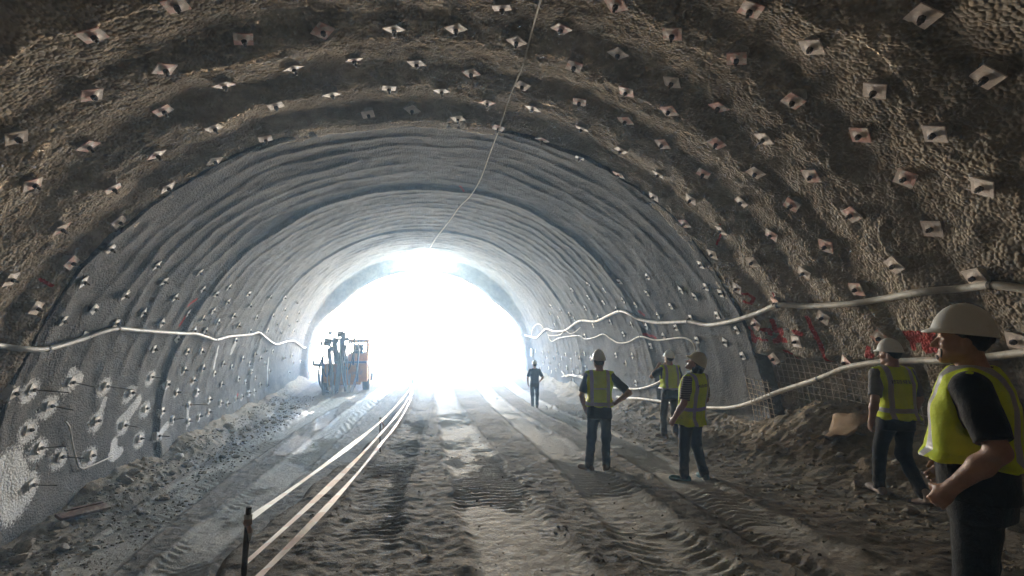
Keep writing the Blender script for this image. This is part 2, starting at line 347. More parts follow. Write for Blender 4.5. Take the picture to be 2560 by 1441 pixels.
# ------------------------------------------------------------------ materials
MATS = {}
def new_mat(name):
    m = bpy.data.materials.new(name); m.use_nodes = True
    nt = m.node_tree; nt.nodes.clear()
    out = nt.nodes.new('ShaderNodeOutputMaterial'); bs = nt.nodes.new('ShaderNodeBsdfPrincipled')
    nt.links.new(bs.outputs[0], out.inputs[0])
    MATS[name] = m
    return m, nt, bs, out
def N(nt, kind, **kw):
    n = nt.nodes.new(kind)
    for k, v in kw.items(): setattr(n, k, v)
    return n
def L(nt, a, b): nt.links.new(a, b)
def obj_coord(nt):
    return N(nt, 'ShaderNodeTexCoord').outputs['Object']
def world_pos(nt):
    return N(nt, 'ShaderNodeNewGeometry').outputs['Position']
def tex_noise(nt, vec, scale, detail=4, rough=0.6, dist=0.0):
    n = N(nt, 'ShaderNodeTexNoise'); n.inputs['Scale'].default_value = scale
    n.inputs['Detail'].default_value = detail; n.inputs['Roughness'].default_value = rough; n.inputs['Distortion'].default_value = dist
    L(nt, vec, n.inputs['Vector']); return n.outputs['Fac']
def ramp(nt, fac, *stops):
    r = N(nt, 'ShaderNodeValToRGB')
    e = r.color_ramp.elements
    while len(e) < len(stops): e.new(0.5)
    for el, (p, c) in zip(e, stops):
        el.position = p; el.color = (*c, 1) if len(c) == 3 else c
    L(nt, fac, r.inputs[0]); return r.outputs[0]
def vramp(nt, fac, a, b, lo=0.0, hi=1.0):
    r = N(nt, 'ShaderNodeMapRange'); r.interpolation_type = 'SMOOTHSTEP'
    L(nt, fac, r.inputs[0]); r.inputs[1].default_value = a; r.inputs[2].default_value = b; r.inputs[3].default_value = lo; r.inputs[4].default_value = hi
    return r.outputs[0]
def mix(nt, fac, a, b, mode='MIX'):
    m = N(nt, 'ShaderNodeMix', data_type='RGBA', blend_type=mode)
    for sock, v in ((m.inputs[0], fac), (m.inputs[6], a), (m.inputs[7], b)):
        if hasattr(v, 'is_output'): L(nt, v, sock)
        elif isinstance(v, (int, float)): sock.default_value = v
        else: sock.default_value = (*v, 1)
    return m.outputs[2]
def math_n(nt, op, a, b=None):
    m = N(nt, 'ShaderNodeMath', operation=op)
    for sock, v in zip(m.inputs, (a, b)):
        if v is None: continue
        if hasattr(v, 'is_output'): L(nt, v, sock)
        else: sock.default_value = v
    return m.outputs[0]
def attr(nt, name): return N(nt, 'ShaderNodeAttribute', attribute_name=name).outputs['Fac']
def bump(nt, h, strength, dist, prev=None):
    b = N(nt, 'ShaderNodeBump'); b.inputs['Strength'].default_value = strength; b.inputs['Distance'].default_value = dist
    L(nt, h, b.inputs['Height'])
    if prev is not None: L(nt, prev, b.inputs['Normal'])
    return b.outputs[0]

def simple(name, color, rough=0.7, metal=0.0, var=0.25, scale=6.0, bumps=0.0, bscale=40.0, spec=0.5, dirt=None, coat=0.0):
    m, nt, bs, out = new_mat(name)
    v = obj_coord(nt)
    f = tex_noise(nt, v, scale, 5, 0.6)
    c0 = tuple(min(1, c * (1 - var)) for c in color); c1 = tuple(min(1, c * (1 + var)) for c in color)
    c = ramp(nt, f, (0.3, c0), (0.7, c1))
    if dirt:
        d = vramp(nt, tex_noise(nt, v, scale * 0.45, 6, 0.7), 0.48, 0.66)
        c = mix(nt, d, c, dirt)
    L(nt, c, bs.inputs['Base Color'])
    L(nt, vramp(nt, f, 0.3, 0.7, max(0, rough - 0.08), min(1, rough + 0.08)), bs.inputs['Roughness'])
    bs.inputs['Metallic'].default_value = metal; bs.inputs['Specular IOR Level'].default_value = spec
    bs.inputs['Coat Weight'].default_value = coat
    if bumps: L(nt, bump(nt, tex_noise(nt, v, bscale, 4, 0.6), bumps, 0.01), bs.inputs['Normal'])
    return m

def shotcrete(name, dark, light, grain, grain_d, fine, fine_d, spec=0.12):
    m, nt, bs, out = new_mat(name)
    v = world_pos(nt)
    big = tex_noise(nt, v, 0.7, 5, 0.62)
    mid = tex_noise(nt, v, 5.0, 4, 0.6)
    g = tex_noise(nt, v, grain, 3, 0.55, 0.3)
    c = ramp(nt, mid, (0.30, dark), (0.72, light))
    c = mix(nt, vramp(nt, big, 0.35, 0.65, 0.0, 0.55), c, tuple(k * 0.55 for k in dark))
    c = mix(nt, vramp(nt, tex_noise(nt, v, 1.6, 6, 0.7), 0.60, 0.72, 0, 0.35), c, tuple(k * a for k, a in zip(light, (1.15, 0.98, 0.75))))
    # leached lime and grout spat around the anchors, broken up by the grain of the surface
    lm = attr(nt, 'lime')
    thr = math_n(nt, 'SUBTRACT', math_n(nt, 'ADD', lm, math_n(nt, 'MULTIPLY', g, 0.9)), math_n(nt, 'MULTIPLY', tex_noise(nt, v, 9.0, 5, 0.7), 0.0))
    c = mix(nt, vramp(nt, thr, 0.82, 1.02), c, (0.62, 0.63, 0.64))
    pm = attr(nt, 'paint')
    pt = math_n(nt, 'ADD', pm, math_n(nt, 'MULTIPLY', g, 1.0))
    c = mix(nt, vramp(nt, pt, 0.98, 1.14, 0, 0.85), c, (0.42, 0.035, 0.03))
    L(nt, c, bs.inputs['Base Color'])
    bs.inputs['Roughness'].default_value = 0.95
    bs.inputs['Specular IOR Level'].default_value = spec
    vo = N(nt, 'ShaderNodeTexVoronoi', feature='SMOOTH_F1'); vo.inputs['Scale'].default_value = grain; vo.inputs['Smoothness'].default_value = 0.35; vo.inputs['Randomness'].default_value = 1.0
    wv = N(nt, 'ShaderNodeVectorMath', operation='ADD'); L(nt, v, wv.inputs[0])
    nz = N(nt, 'ShaderNodeTexNoise'); nz.inputs['Scale'].default_value = grain * 0.5; nz.inputs['Detail'].default_value = 1; L(nt, v, nz.inputs['Vector'])
    sc = N(nt, 'ShaderNodeVectorMath', operation='SCALE'); L(nt, nz.outputs['Color'], sc.inputs[0]); sc.inputs['Scale'].default_value = 0.5 / grain; L(nt, sc.outputs[0], wv.inputs[1])
    L(nt, wv.outputs[0], vo.inputs['Vector'])
    peb = math_n(nt, 'SUBTRACT', 1.0, vo.outputs['Distance'])
    b = bump(nt, peb, 1.0, grain_d)
    if fine_d: b = bump(nt, tex_noise(nt, v, fine, 2, 0.5), 1.0, fine_d, b)
    L(nt, b, bs.inputs['Normal'])
    return m
# ------------------------------------------------------------------ the bored vault
M_ROUGH = shotcrete('rough_shotcrete', (0.29, 0.24, 0.185), (0.50, 0.425, 0.33), 25.0, 0.032, 60.0, 0.0)
M_LINING = shotcrete('lining_shotcrete', (0.105, 0.102, 0.10), (0.195, 0.188, 0.18), 28.0, 0.015, 70.0, 0.0, 0.3)

def arange_parts(*segs):
    out = []
    for a, b, st in segs: out.append(np.arange(a, b - st * 0.25, st))
    return np.concatenate(out + [[segs[-1][1]]])

S_NEAR = np.linspace(0, PLEN, 1120)
Y_NEAR = arange_parts((BACK, 2.0, 0.5), (2.0, 3.2, 0.05), (3.2, RING1 + 0.25, 0.024))
yy, ss = np.meshgrid(Y_NEAR, S_NEAR, indexing='ij')
def wall_near(y, s, off=0.0, grain=False):
    return wall(np.minimum(y, RING1 - 1e-3), s, off, grain)
x0_, z0_ = prof(ss)
nn_ = 0.12 * noise(yy * 2.2, z0_ * 2.2, 0.0, 75) + 0.05 * noise(yy * 7, z0_ * 7, 0.0, 76)
NOTCH = smooth(5.35, 5.65, yy + nn_) * smooth(21.02, 21.22, ss + nn_) * smooth(24.2, 23.9, ss)      # concrete not yet sprayed behind the mesh
P, _ = wall_near(yy, ss, -0.24 * NOTCH, True); P[..., 1] = yy
P[-1, :, :] = wall_near(yy[-1], ss[-1], -0.7)[0]; P[-1, :, 1] = yy[-1]
me = grid_mesh('rough_vault', P)
set_attr(me, 'lime', np.zeros(yy.size)); NEAR_ME, NEAR_Y, NEAR_S = me, yy, ss
rough_vault = tag(link('tunnel_vault', me, M_ROUGH), 'rough brown sprayed concrete vault studded with anchor plates before the lip', 'tunnel vault', kind='structure')

S_FAR = np.linspace(0, PLEN, 520)
Y_FAR = arange_parts((RING1, 16.0, 0.05), (16.0, PORTAL, 0.085))
yy2, ss2 = np.meshgrid(Y_FAR, S_FAR, indexing='ij')
P, _ = wall(yy2 + 1e-3, ss2, 0.0, True)
xe, ze = prof(S_FAR)
wob = 0.07 * noise(xe * 0.9, 0.2, ze * 0.9, 71) + 0.03 * noise(xe * 4, 0.2, ze * 4, 72)
cut = 0.55 * smooth(1.9, 0.9, ze) * (xe > 0)              # the lining is still open at the foot beside the soil heap
for k in range(14):
    P[k, :, 1] += (wob + cut * 0.0) * (1 - k / 14)
first, _ = wall(np.full_like(S_FAR, RING1 + 1e-3), S_FAR, -1.0)
first[:, 1] = P[0, :, 1] - 0.01
last, _ = wall(np.full_like(S_FAR, PORTAL), S_FAR, -0.45); last[:, 1] = PORTAL + 0.01
P = np.concatenate([first[None], P, last[None]], 0)
yy2 = np.concatenate([yy2[:1], yy2, yy2[-1:]]); ss2 = np.concatenate([ss2[:1], ss2, ss2[-1:]])
me = grid_mesh('lined_vault', P)
set_attr(me, 'lime', np.zeros(yy2.size)); FAR_ME, FAR_Y, FAR_S = me, yy2, ss2
lined_vault = tag(link('tunnel_vault', me, M_LINING), 'smoother grey ribbed vault running from the lip to the bright portal', 'tunnel vault', kind='structure')

# working face behind the camera
gx, gz = np.meshgrid(np.linspace(-8, 8.6, 60), np.linspace(-1.6, 8.5, 40), indexing='ij')
gy = BACK + 0.25 + 0.35 * fbm(gx * 0.6, 0.0, gz * 0.6, 3, 81)
me = grid_mesh('rock_face', np.stack([gx, gy, gz], -1)); set_attr(me, 'lime', np.zeros(gx.size))
tag(link('rock_face', me, M_ROUGH), 'blank rock face closing the tunnel behind the visitors', 'rock face', kind='structure')

# ------------------------------------------------------------------ ground
TRACKS += [
    ([(0.82, 0.0), (0.84, 4.0), (0.84, 8.0), (0.95, 14.0), (1.1, 24.0), (1.2, 34.0)], 0.42, 0.035, 0.125, 0.25),
    ([(1.9, 0.0), (2.08, 4.0), (2.35, 6.0), (2.65, 10.0), (3.1, 22.0), (3.3, 34.0)], 0.36, 0.030, 0.14, -0.55),
    ([(3.0, 0.0), (3.2, 4.0), (3.7, 7.0), (4.2, 12.0), (4.6, 20.0), (4.9, 34.0)], 0.33, 0.030, 0.13, 0.6),
    ([(-4.75, 3.0), (-4.85, 8.0), (-4.9, 12.0), (-4.5, 17.0), (-3.6, 24.0), (-3.0, 34.0)], 0.46, 0.035, 0.16, 0.7),
    ([(-3.4, 3.0), (-3.5, 8.0), (-3.4, 10.0), (-3.1, 13.0), (-2.5, 20.0), (-1.6, 28.0), (-1.2, 34.0)], 0.42, 0.03, 0.14, -0.6),
    ([(-0.5, 0.0), (-0.5, 6.0), (-0.2, 12.0), (0.2, 22.0), (0.3, 34.0)], 0.30, 0.010, 0.12, 0.1),
]
gxv = np.linspace(-8.3, 8.7, 500)
gyv = arange_parts((BACK - 0.2, 2.4, 0.3), (2.4, 9.0, 0.026), (9.0, 16.0, 0.045), (16.0, 34.0, 0.11))
GY, GX = np.meshgrid(gyv, gxv, indexing='ij')
GZ = ground(GX, GY)
me = grid_mesh('ground', np.stack([GX, GY, GZ], -1), flip=True)
tm = np.zeros_like(GX); 
for i, (d, m, hw, dep, pit, sl) in enumerate(track_fields(GX, GY)): tm = np.maximum(tm, m * (0.25 if i == 5 else 1.0))
bk = np.clip(banks(GX, GY) / 0.25, 0, 1)
wet = wet_field(GX, GY)
dark = np.clip(smooth(-0.35, 0.1, GX - edge_x(GY)) * smooth(0.55, 0.25, GX + 0.1 * noise(GX, GY, 0, 93)) * 0.9
               + gauss(GX, GY * 0, 1.5, 0, 0.30, 1) * 0.75 + gauss(GX - 0.02 * GY, GY * 0, 2.75, 0, 0.3, 1) * 0.5, 0, 1)
set_attr(me, 'track', tm); set_attr(me, 'bank', bk); set_attr(me, 'wet', wet); set_attr(me, 'damp', dark)

def soil_mat():
    m, nt, bs, out = new_mat('muck_floor')
    v = world_pos(nt)
    n1 = tex_noise(nt, v, 1.3, 6, 0.65); n2 = tex_noise(nt, v, 9.0, 5, 0.65); n3 = tex_noise(nt, v, 42.0, 3, 0.6)
    c = ramp(nt, n2, (0.30, (0.16, 0.13, 0.097)), (0.70, (0.30, 0.25, 0.19)))
    c = mix(nt, vramp(nt, n1, 0.35, 0.68, 0, 0.6), c, (0.13, 0.105, 0.078))
    c = mix(nt, math_n(nt, 'MULTIPLY', attr(nt, 'track'), vramp(nt, n1, 0.3, 0.6, 0.85, 1.0)), c, mix(nt, n2, (0.36, 0.33, 0.285), (0.52, 0.475, 0.41)))  # compacted tracks are paler, partly to paint in sheen from the portal
    c = mix(nt, math_n(nt, 'MULTIPLY', attr(nt, 'damp'), vramp(nt, n1, 0.25, 0.7, 0.75, 0.6)), c, (0.11, 0.097, 0.08))
    bankc = ramp(nt, n2, (0.28, (0.21, 0.158, 0.10)), (0.72, (0.41, 0.32, 0.21)))
    c = mix(nt, math_n(nt, 'MULTIPLY', attr(nt, 'bank'), 0.85), c, bankc)
    w = vramp(nt, attr(nt, 'wet'), 0.30, 0.55)
    c = mix(nt, math_n(nt, 'MULTIPLY', w, 0.45), c, (0.10, 0.095, 0.09))
    L(nt, c, bs.inputs['Base Color'])
    r = math_n(nt, 'SUBTRACT', vramp(nt, n2, 0.3, 0.7, 0.78, 0.95), math_n(nt, 'MULTIPLY', attr(nt, 'track'), 0.12))
    r = math_n(nt, 'SUBTRACT', r, math_n(nt, 'MULTIPLY', w, 0.44))
    L(nt, math_n(nt, 'MAXIMUM', r, 0.14), bs.inputs['Roughness'])
    dry = math_n(nt, 'SUBTRACT', 1.0, math_n(nt, 'MULTIPLY', w, 0.6))
    b = bump(nt, n2, 0.9, 0.035); b2 = bump(nt, n3, 0.9, 0.012, b)
    for q in (b, b2): L(nt, dry, q.node.inputs['Strength'])
    L(nt, b2, bs.inputs['Normal'])
    return m
M_SOIL = soil_mat()
tag(link('ground', me, M_SOIL), 'rutted muddy tunnel floor with tyre tracks', 'ground', kind='structure')

# open ground beyond the portal, sinking away from it, banks either side and added hills that bounce sun into the tunnel
def terrain_z(x, y):
    z = base_ground(x, y) - 0.03
    z = z + 6.5 * smooth(9.5, 22, np.abs(x - 1)) * smooth(31.5, 36, y) * (0.8 + 0.3 * noise(x * 0.08, y * 0.08, 0, 101))
    z = z + 22 * smooth(34, 72, np.hypot(x, y - 30)) * (0.8 + 0.5 * noise(x * 0.02, y * 0.02, 0, 102))
    z = z + 0.06 * fbm(x * 0.7, y * 0.7, 0, 3, 103) + 0.25 * noise(x * 0.15, y * 0.15, 0, 104) * smooth(34, 40, y)
    return z
tx = np.concatenate([np.linspace(-230, -24, 45), np.linspace(-23, 25, 97), np.linspace(27, 230, 45)])
ty = np.concatenate([np.linspace(33.5, 80, 94), np.linspace(82, 260, 60)])
TY, TX = np.meshgrid(ty, tx, indexing='ij')
me = grid_mesh('terrain', np.stack([TX, TY, terrain_z(TX, TY)], -1), flip=True)
M_EARTH = simple('sunlit_earth', (0.50, 0.40, 0.28), 0.9, var=0.25, scale=0.35, bumps=0.5, bscale=6, dirt=(0.44, 0.34, 0.22))
tag(link('terrain', me, M_EARTH), 'bright open ground outside the portal with hills added to bounce sunlight', 'terrain', kind='structure')
# hillside above the portal
ks = np.linspace(0, 1, 16)
sp = np.linspace(0, PLEN, 120)
ring, _ = wall(np.full_like(sp, PORTAL), sp, -0.44)
rows = []
for k in ks:
    q = ring.copy(); c0 = np.array([centre(PORTAL), PORTAL, 0.5])
    q[:, 0] = c0[0] + (q[:, 0] - c0[0]) * (1 + 3.0 * k)
    q[:, 2] = np.where(q[:, 2] > -1, -1.5 + (q[:, 2] + 1.5) * (1 + 0.75 * k), q[:, 2])
    q[:, 1] = PORTAL + 0.012 - 4.0 * k * k + 0.25 * k * noise(q[:, 0] * 0.4, 0.0, q[:, 2] * 0.4, 105)
    rows.append(q)
me = grid_mesh('hillside', np.array(rows))
tag(link('hillside', me, M_EARTH), 'earth hillside the tunnel portal is cut into', 'hillside', kind='structure')
# fill between tunnel floor sheet and terrain
# ------------------------------------------------------------------ lime splashes and sprayed survey marks on the concrete
def seg_dist(Y, S, a, b):
    dy, ds = b[0] - a[0], b[1] - a[1]; l2 = dy * dy + ds * ds + 1e-9
    t = np.clip(((Y - a[0]) * dy + (S - a[1]) * ds) / l2, 0, 1)
    return np.hypot(Y - a[0] - t * dy, S - a[1] - t * ds)
def stroke_mask(Y, S, strokes, unit, soft):
    m = np.zeros(Y.shape)
    for st in strokes:
        for a, b in zip(st[:-1], st[1:]):
            r = unit * 0.5 * (a[2] + b[2])
            y0, y1 = min(a[0], b[0]) - 1, max(a[0], b[0]) + 1
            rows = np.where((Y[:, 0] > y0) & (Y[:, 0] < y1))[0]
            if len(rows) == 0: continue
            sl = slice(rows[0], rows[-1] + 1)
            d = seg_dist(Y[sl], S[sl], a, b)
            m[sl] = np.maximum(m[sl], smooth(r * (1 + soft), r * (1 - soft), d))
    return m
limem = 0.80 * stroke_mask(FAR_Y, FAR_S, LIME, 0.13, 0.8)
for q in GROUTED_ANCHORS:
    rr = 0.19 if q[0] < 13 else 0.12
    rows = np.where(np.abs(FAR_Y[:, 0] - q[0]) < 0.9)[0]; sl = slice(rows[0], rows[-1] + 1)
    d = np.hypot((FAR_Y[sl] - q[0]) * 0.9, (FAR_S[sl] - q[1] + 0.03))
    limem[sl] = np.maximum(limem[sl], 0.92 * np.exp(-(d / (rr * 1.25)) ** 2))
    down = np.abs(FAR_Y[sl] - q[0] - 0.05 * np.sin(FAR_S[sl] * 9 + q[0] * 7))
    run = np.exp(-(down / 0.05) ** 2) * smooth(0.9, 0.0, q[1] - FAR_S[sl]) * (FAR_S[sl] < q[1]) * ((q[0] * 13.7) % 1)
    limem[sl] = np.maximum(limem[sl], 0.66 * run)
FAR_ME.attributes['lime'].data.foreach_set('value', limem.astype(np.float32).ravel())
set_attr(FAR_ME, 'paint', 0.75 * stroke_mask(FAR_Y, FAR_S, PAINT[15:], 0.07, 0.6))
set_attr(NEAR_ME, 'paint', 0.86 * stroke_mask(NEAR_Y, NEAR_S, PAINT[:15] + PAINT[20:21], 0.044, 0.55))
nl = np.zeros(NEAR_Y.shape)
for q in ROUGH_ANCHORS[::3]:
    d = np.hypot(NEAR_Y - q[0], NEAR_S - q[1] + 0.10)
    nl = np.maximum(nl, 0.42 * np.exp(-(d / 0.10) ** 2))
NEAR_ME.attributes['lime'].data.foreach_set('value', nl.astype(np.float32).ravel())
# ------------------------------------------------------------------ rock anchors
def plate_mat(name, base, red):
    m, nt, bs, out = new_mat(name)
    v = obj_coord(nt); oi = N(nt, 'ShaderNodeObjectInfo')
    f = tex_noise(nt, v, 22, 4, 0.6)
    c = ramp(nt, f, (0.3, tuple(k * 0.78 for k in base)), (0.7, tuple(min(1, k * 1.15) for k in base)))
    c = mix(nt, math_n(nt, 'MULTIPLY', oi.outputs['Random'], 0.35), c, tuple(k * 0.55 for k in base))
    if red:
        mp = N(nt, 'ShaderNodeVectorMath', operation='ADD'); L(nt, v, mp.inputs[0])
        cmb = N(nt, 'ShaderNodeCombineXYZ'); L(nt, math_n(nt, 'MULTIPLY', oi.outputs['Random'], 7.0), cmb.inputs[0]); L(nt, oi.outputs['Random'], cmb.inputs[1])
        L(nt, cmb.outputs[0], mp.inputs[1])
        d = vramp(nt, tex_noise(nt, mp.outputs[0], 6.5, 2, 0.5), 0.46, 0.56)
        c = mix(nt, math_n(nt, 'MULTIPLY', d, 0.6), c, (0.66, 0.24, 0.16))
    L(nt, c, bs.inputs['Base Color']); bs.inputs['Roughness'].default_value = 0.6; bs.inputs['Metallic'].default_value = 0.0
    L(nt, bump(nt, f, 0.3, 0.004), bs.inputs['Normal'])
    return m
M_PLATE = plate_mat('plate_steel', (0.80, 0.67, 0.57), False)
M_PLATE_RED = plate_mat('plate_marked', (0.80, 0.67, 0.57), True)
M_BOLT = simple('bolt_steel', (0.09, 0.07, 0.06), 0.55, 0.3, scale=30)
M_MORTAR = simple('mortar', (0.40, 0.35, 0.28), 0.92, var=0.3, scale=20, bumps=0.8, bscale=60)
M_GROUT = simple('grout', (0.62, 0.63, 0.64), 0.9, var=0.2, scale=20, bumps=0.8, bscale=60)

def plate_mesh(seed, size=0.205):
    r = random.Random(seed); n = 6
    V, Fq = [], []
    for lay in (0, 1):
        for i in range(n + 1):
            for j in range(n + 1):
                x, y = (i / n - 0.5) * size, (j / n - 0.5) * size
                d = math.hypot(x, y) / size
                z = 0.014 * max(0, 1 - (d / 0.30) ** 2) + 0.010 * r.random() * 0.1 + 0.007 * math.copysign(d * d, math.sin(seed * 3 + math.atan2(y, x)))
                V.append((x, y, z - 0.012 * (1 - lay)))
    q = (n + 1) ** 2
    for i in range(n):
        for j in range(n):
            a = i * (n + 1) + j; b = a + 1; c = a + n + 2; d = a + n + 1
            Fq.append((q + a, q + d, q + c, q + b)); Fq.append((a, b, c, d))
    for i in range(n):
        for (a, b) in ((i * (n + 1), (i + 1) * (n + 1)), ((i + 1) * (n + 1) + n, i * (n + 1) + n), (i + 1, i), (n * (n + 1) + i, n * (n + 1) + i + 1)):
            Fq.append((a, b, q + b, q + a))
    me = bpy.data.meshes.new('plate'); me.from_pydata(V, [], Fq); me.update(); return me
def bolt_mesh(length):
    mb = MB()
    q = 0.016 if length < 0.2 else 0.009
    mb.tube([(0, 0, -0.03), (0, 0, length - 0.006), (0, 0, length)], [q, q, q * 0.7], 8)
    mb.tube([(0, 0, 0.012), (0, 0, 0.05)], 0.031, 6)
    return mb.mesh('bolt')
def pad_mesh(seed):
    r = random.Random(seed); rows = []
    for k, (z, rad) in enumerate(((-0.18, 0.14), (-0.09, 0.115), (-0.035, 0.092), (-0.016, 0.06))):
        rows.append([((rad * (0.8 + 0.4 * r.random())) * math.cos(2 * math.pi * i / 14), (rad * (0.8 + 0.4 * r.random())) * math.sin(2 * math.pi * i / 14), z + 0.012 * r.random()) for i in range(14)])
    me = grid_mesh('mortar_pad', np.array(rows), wrap=True); return me
PLATES = [plate_mesh(k) for k in range(4)]
PLATES_R = [p.copy() for p in PLATES]
PLATES_S = [plate_mesh(20 + k, 0.17) for k in range(3)]
M_PLATE_PALE = plate_mat('plate_pale', (0.74, 0.70, 0.66), False)
for p in PLATES: p.materials.append(M_PLATE)
for p in PLATES_S: p.materials.append(M_PLATE_PALE)
for p in PLATES_R: p.materials.append(M_PLATE_RED)
BOLTS = [bolt_mesh(l) for l in (0.055, 0.07, 0.09)]; LONG = [bolt_mesh(l) for l in (0.24, 0.34, 0.46)]
PADS = [pad_mesh(k) for k in range(4)]
PADS_W = [p.copy() for p in PADS]
for b in BOLTS + LONG: b.materials.append(M_BOLT)
for p in PADS: p.materials.append(M_MORTAR)
for p in PADS_W: p.materials.append(M_GROUT)

def wall_frame(y, s, fn):
    e = 0.14
    p0, n0 = fn(y, s)
    py1, _ = fn(y + e, s); py0, _ = fn(y - e, s); ps1, _ = fn(y, s + e); ps0, _ = fn(y, s - e)
    ty = Vector(py1 - py0); ts = Vector(ps1 - ps0)
    nn = ty.cross(ts)
    if nn.dot(Vector(n0)) < 0: nn = -nn
    nn = (nn.normalized() * 0.55 + Vector(n0) * 0.45).normalized()
    return Vector(p0), nn
def far_wall(y, s, off=0.0): return wall(np.maximum(np.asarray(y, float), RING1 + 1e-3), s, off)

def anchor(y, s, fn, plate, bolt, pad, label, group, r, lift):
    p, n = wall_frame(y, s, fn)
    n = (n + Vector((0, 0.14, 0)) + Vector((r.uniform(-.10, .10), r.uniform(-.10, .10), r.uniform(-.10, .10)))).normalized()
    root = empty('rock_anchor', p + n * lift)
    q = n.to_track_quat('Z', 'Y') @ Quaternion((0, 0, 1), r.uniform(0, math.pi))
    root.rotation_mode = 'QUATERNION'; root.rotation_quaternion = q
    link('plate', plate, None, root)
    link('bolt', bolt, None, root).rotation_euler = (r.uniform(-.12, .12), r.uniform(-.12, .12), r.uniform(0, 1))
    if pad: link('mortar_pad', pad, None, root)
    tag(root, label, 'rock anchor', group)
    return root
ra = random.Random(3)
for k, (y, s) in enumerate(ROUGH_ANCHORS):
    red = ra.random() < 0.55
    over = 'over the sunken lane' if s < 10.3 else 'along the crown' if s < PLEN - 10.3 else 'over the visitors' if s < PLEN - 5.6 else 'beside the graffiti'
    far = 'close to the lip' if y > 7.3 else 'midway to the lip' if y > 5.6 else 'far from the lip'
    anchor(y, s, wall_near, (PLATES_R if red else PLATES)[k % 4], ra.choice(BOLTS[1:]), PADS[k % 4],
           ('red marked' if red else 'bare') + ' anchor plate on the rough vault ' + over + ', ' + far,
           ('red marked' if red else 'bare') + ' anchor plates ' + over + ', ' + far, ra, 0.050)
for k, (y, s) in enumerate(LINED_ANCHORS):
    lane = s < PLEN / 2; low = s < 3.3 or s > PLEN - 4.0
    band = 'nearer the lip' if y < 14.5 else 'nearer the portal'
    where = ('sunken lane' if lane else 'visitor side') + ' wall, ' + ('below' if low else 'above') + ' the pale hose'
    anchor(y, s, far_wall, PLATES_S[k % 3], ra.choice(BOLTS), PADS_W[k % 4] if (low and k % 2) else None, 'pale anchor plate on lined ' + where + ', ' + band, 'anchor plates, ' + where + ', ' + band, ra, 0.030)
for k, (y, s, lg) in enumerate(GROUTED_ANCHORS):
    anchor(y, s, far_wall, PLATES_S[k % 3], ra.choice(LONG) if lg else ra.choice(BOLTS[1:]), PADS_W[k % 4],
           'anchor plate splashed with white grout, ' + ('long rod poking over the sunken lane' if lg else 'short bolt, low over the sunken lane'),
           'grouted anchors with ' + ('long rods' if lg else 'short bolts'), ra, 0.03)

# ------------------------------------------------------------------ hoses and wires
M_HOSE = simple('pale_hose', (0.58, 0.53, 0.45), 0.55, var=0.12, scale=9, dirt=(0.36, 0.31, 0.25))
M_HOSE_GREY = simple('grey_hose', (0.46, 0.45, 0.44), 0.5, var=0.15, scale=9, dirt=(0.3, 0.28, 0.26))
M_TIE = simple('tie_wire', (0.10, 0.09, 0.08), 0.6, 0.5)
M_STRING = simple('lamp_wire', (0.50, 0.44, 0.34), 0.7, var=0.1)
def catmull(pts, sub):
    pts = [Vector(p) for p in pts]; out = []
    for i in range(len(pts) - 1):
        p0, p1, p2, p3 = pts[max(i - 1, 0)], pts[i], pts[i + 1], pts[min(i + 2, len(pts) - 1)]
        for k in range(sub):
            t = k / sub
            out.append(0.5 * ((2 * p1) + (-p0 + p2) * t + (2 * p0 - 5 * p1 + 4 * p2 - p3) * t * t + (-p0 + 3 * p1 - 3 * p2 + p3) * t ** 3))
    out.append(pts[-1]); return out
def both_wall(y, s, off=0.0): return wall(y, s, off) if y > RING1 else wall_near(y, s, off)
def hose(name, stations, r, mat, label, cat, off, ties=(), group=None):
    pts = []
    for (y, s) in stations:
        x, z = prof(s); nx, nz = prof_n(s)
        d = max(float(relief(y, s)), -0.10) + off
        pts.append((float(x + centre(y) + nx * d), y, float(z + nz * d)))
    sm = catmull(pts, 7)
    root = empty(name, sm[0])
    def loc(q): return [tuple(Vector(a) - Vector(sm[0])) for a in q]
    mb = MB(); mb.tube(loc(sm), r, 10); mb.build('hose_run' if 'hose' in name else 'strand', mat, root, True)
    for i in ties:
        p = Vector(pts[i]) - Vector(sm[0]); t = (Vector(pts[min(i + 1, len(pts) - 1)]) - Vector(pts[i - 1])).normalized()
        m2 = MB(); m2.tube([p - t * 0.02, p + t * 0.02], r * 1.18, 10)
        _, nn = wall(stations[i][0], stations[i][1]); m2.tube([p, p - Vector(nn) * (off + 0.05)], 0.008, 5)
        m2.build('tie', M_TIE, root)
    return tag(root, label, cat, group)
hose('hose', HOSE_LANE, 0.042, M_HOSE_GREY, 'pale grey hose slung in waves along the wall above the sunken lane', 'hose', 0.07, (3, 6, 12, 15, 19))
hose('hose', HOSE_UPPER, 0.045, M_HOSE, 'thick cream hose strung high along the wall above the visitors', 'hose', 0.07, (4, 9, 12, 16, 20, 26))
hose('hose', HOSE_THIN, 0.022, M_HOSE, 'thin cream hose looping under the thick hose and ending in a drooping curl', 'hose', 0.07, (3, 6, 10))
hose('hose', HOSE_STRAND, 0.014, M_HOSE, 'slim strand sagging between the thick and thin hoses', 'hose', 0.07)
hose('hose', HOSE_LOOP, 0.016, M_HOSE, 'small upright loop of hose by the portal end of the thick hose', 'hose', 0.09)
hose('hose', HOSE_SLACK, 0.034, M_HOSE, 'slack cream hose hanging low behind the visitor with hand on hip', 'hose', 0.09, (3, 9))
hose('hose', HOSE_TAIL, 0.024, M_HOSE, 'short hose tail crossing the slack low hose', 'hose', 0.12)
hose('hose', HOSE_LOWER, 0.045, M_HOSE, 'thick cream hose rising low along the wall past the wire mesh', 'hose', 0.10, (4, 9, 13))
hose('lamp_wire', LAMP_WIRE, 0.011, M_STRING, 'thin pale wire slung under the crown to the portal lamp', 'wire', 0.16, (9,))
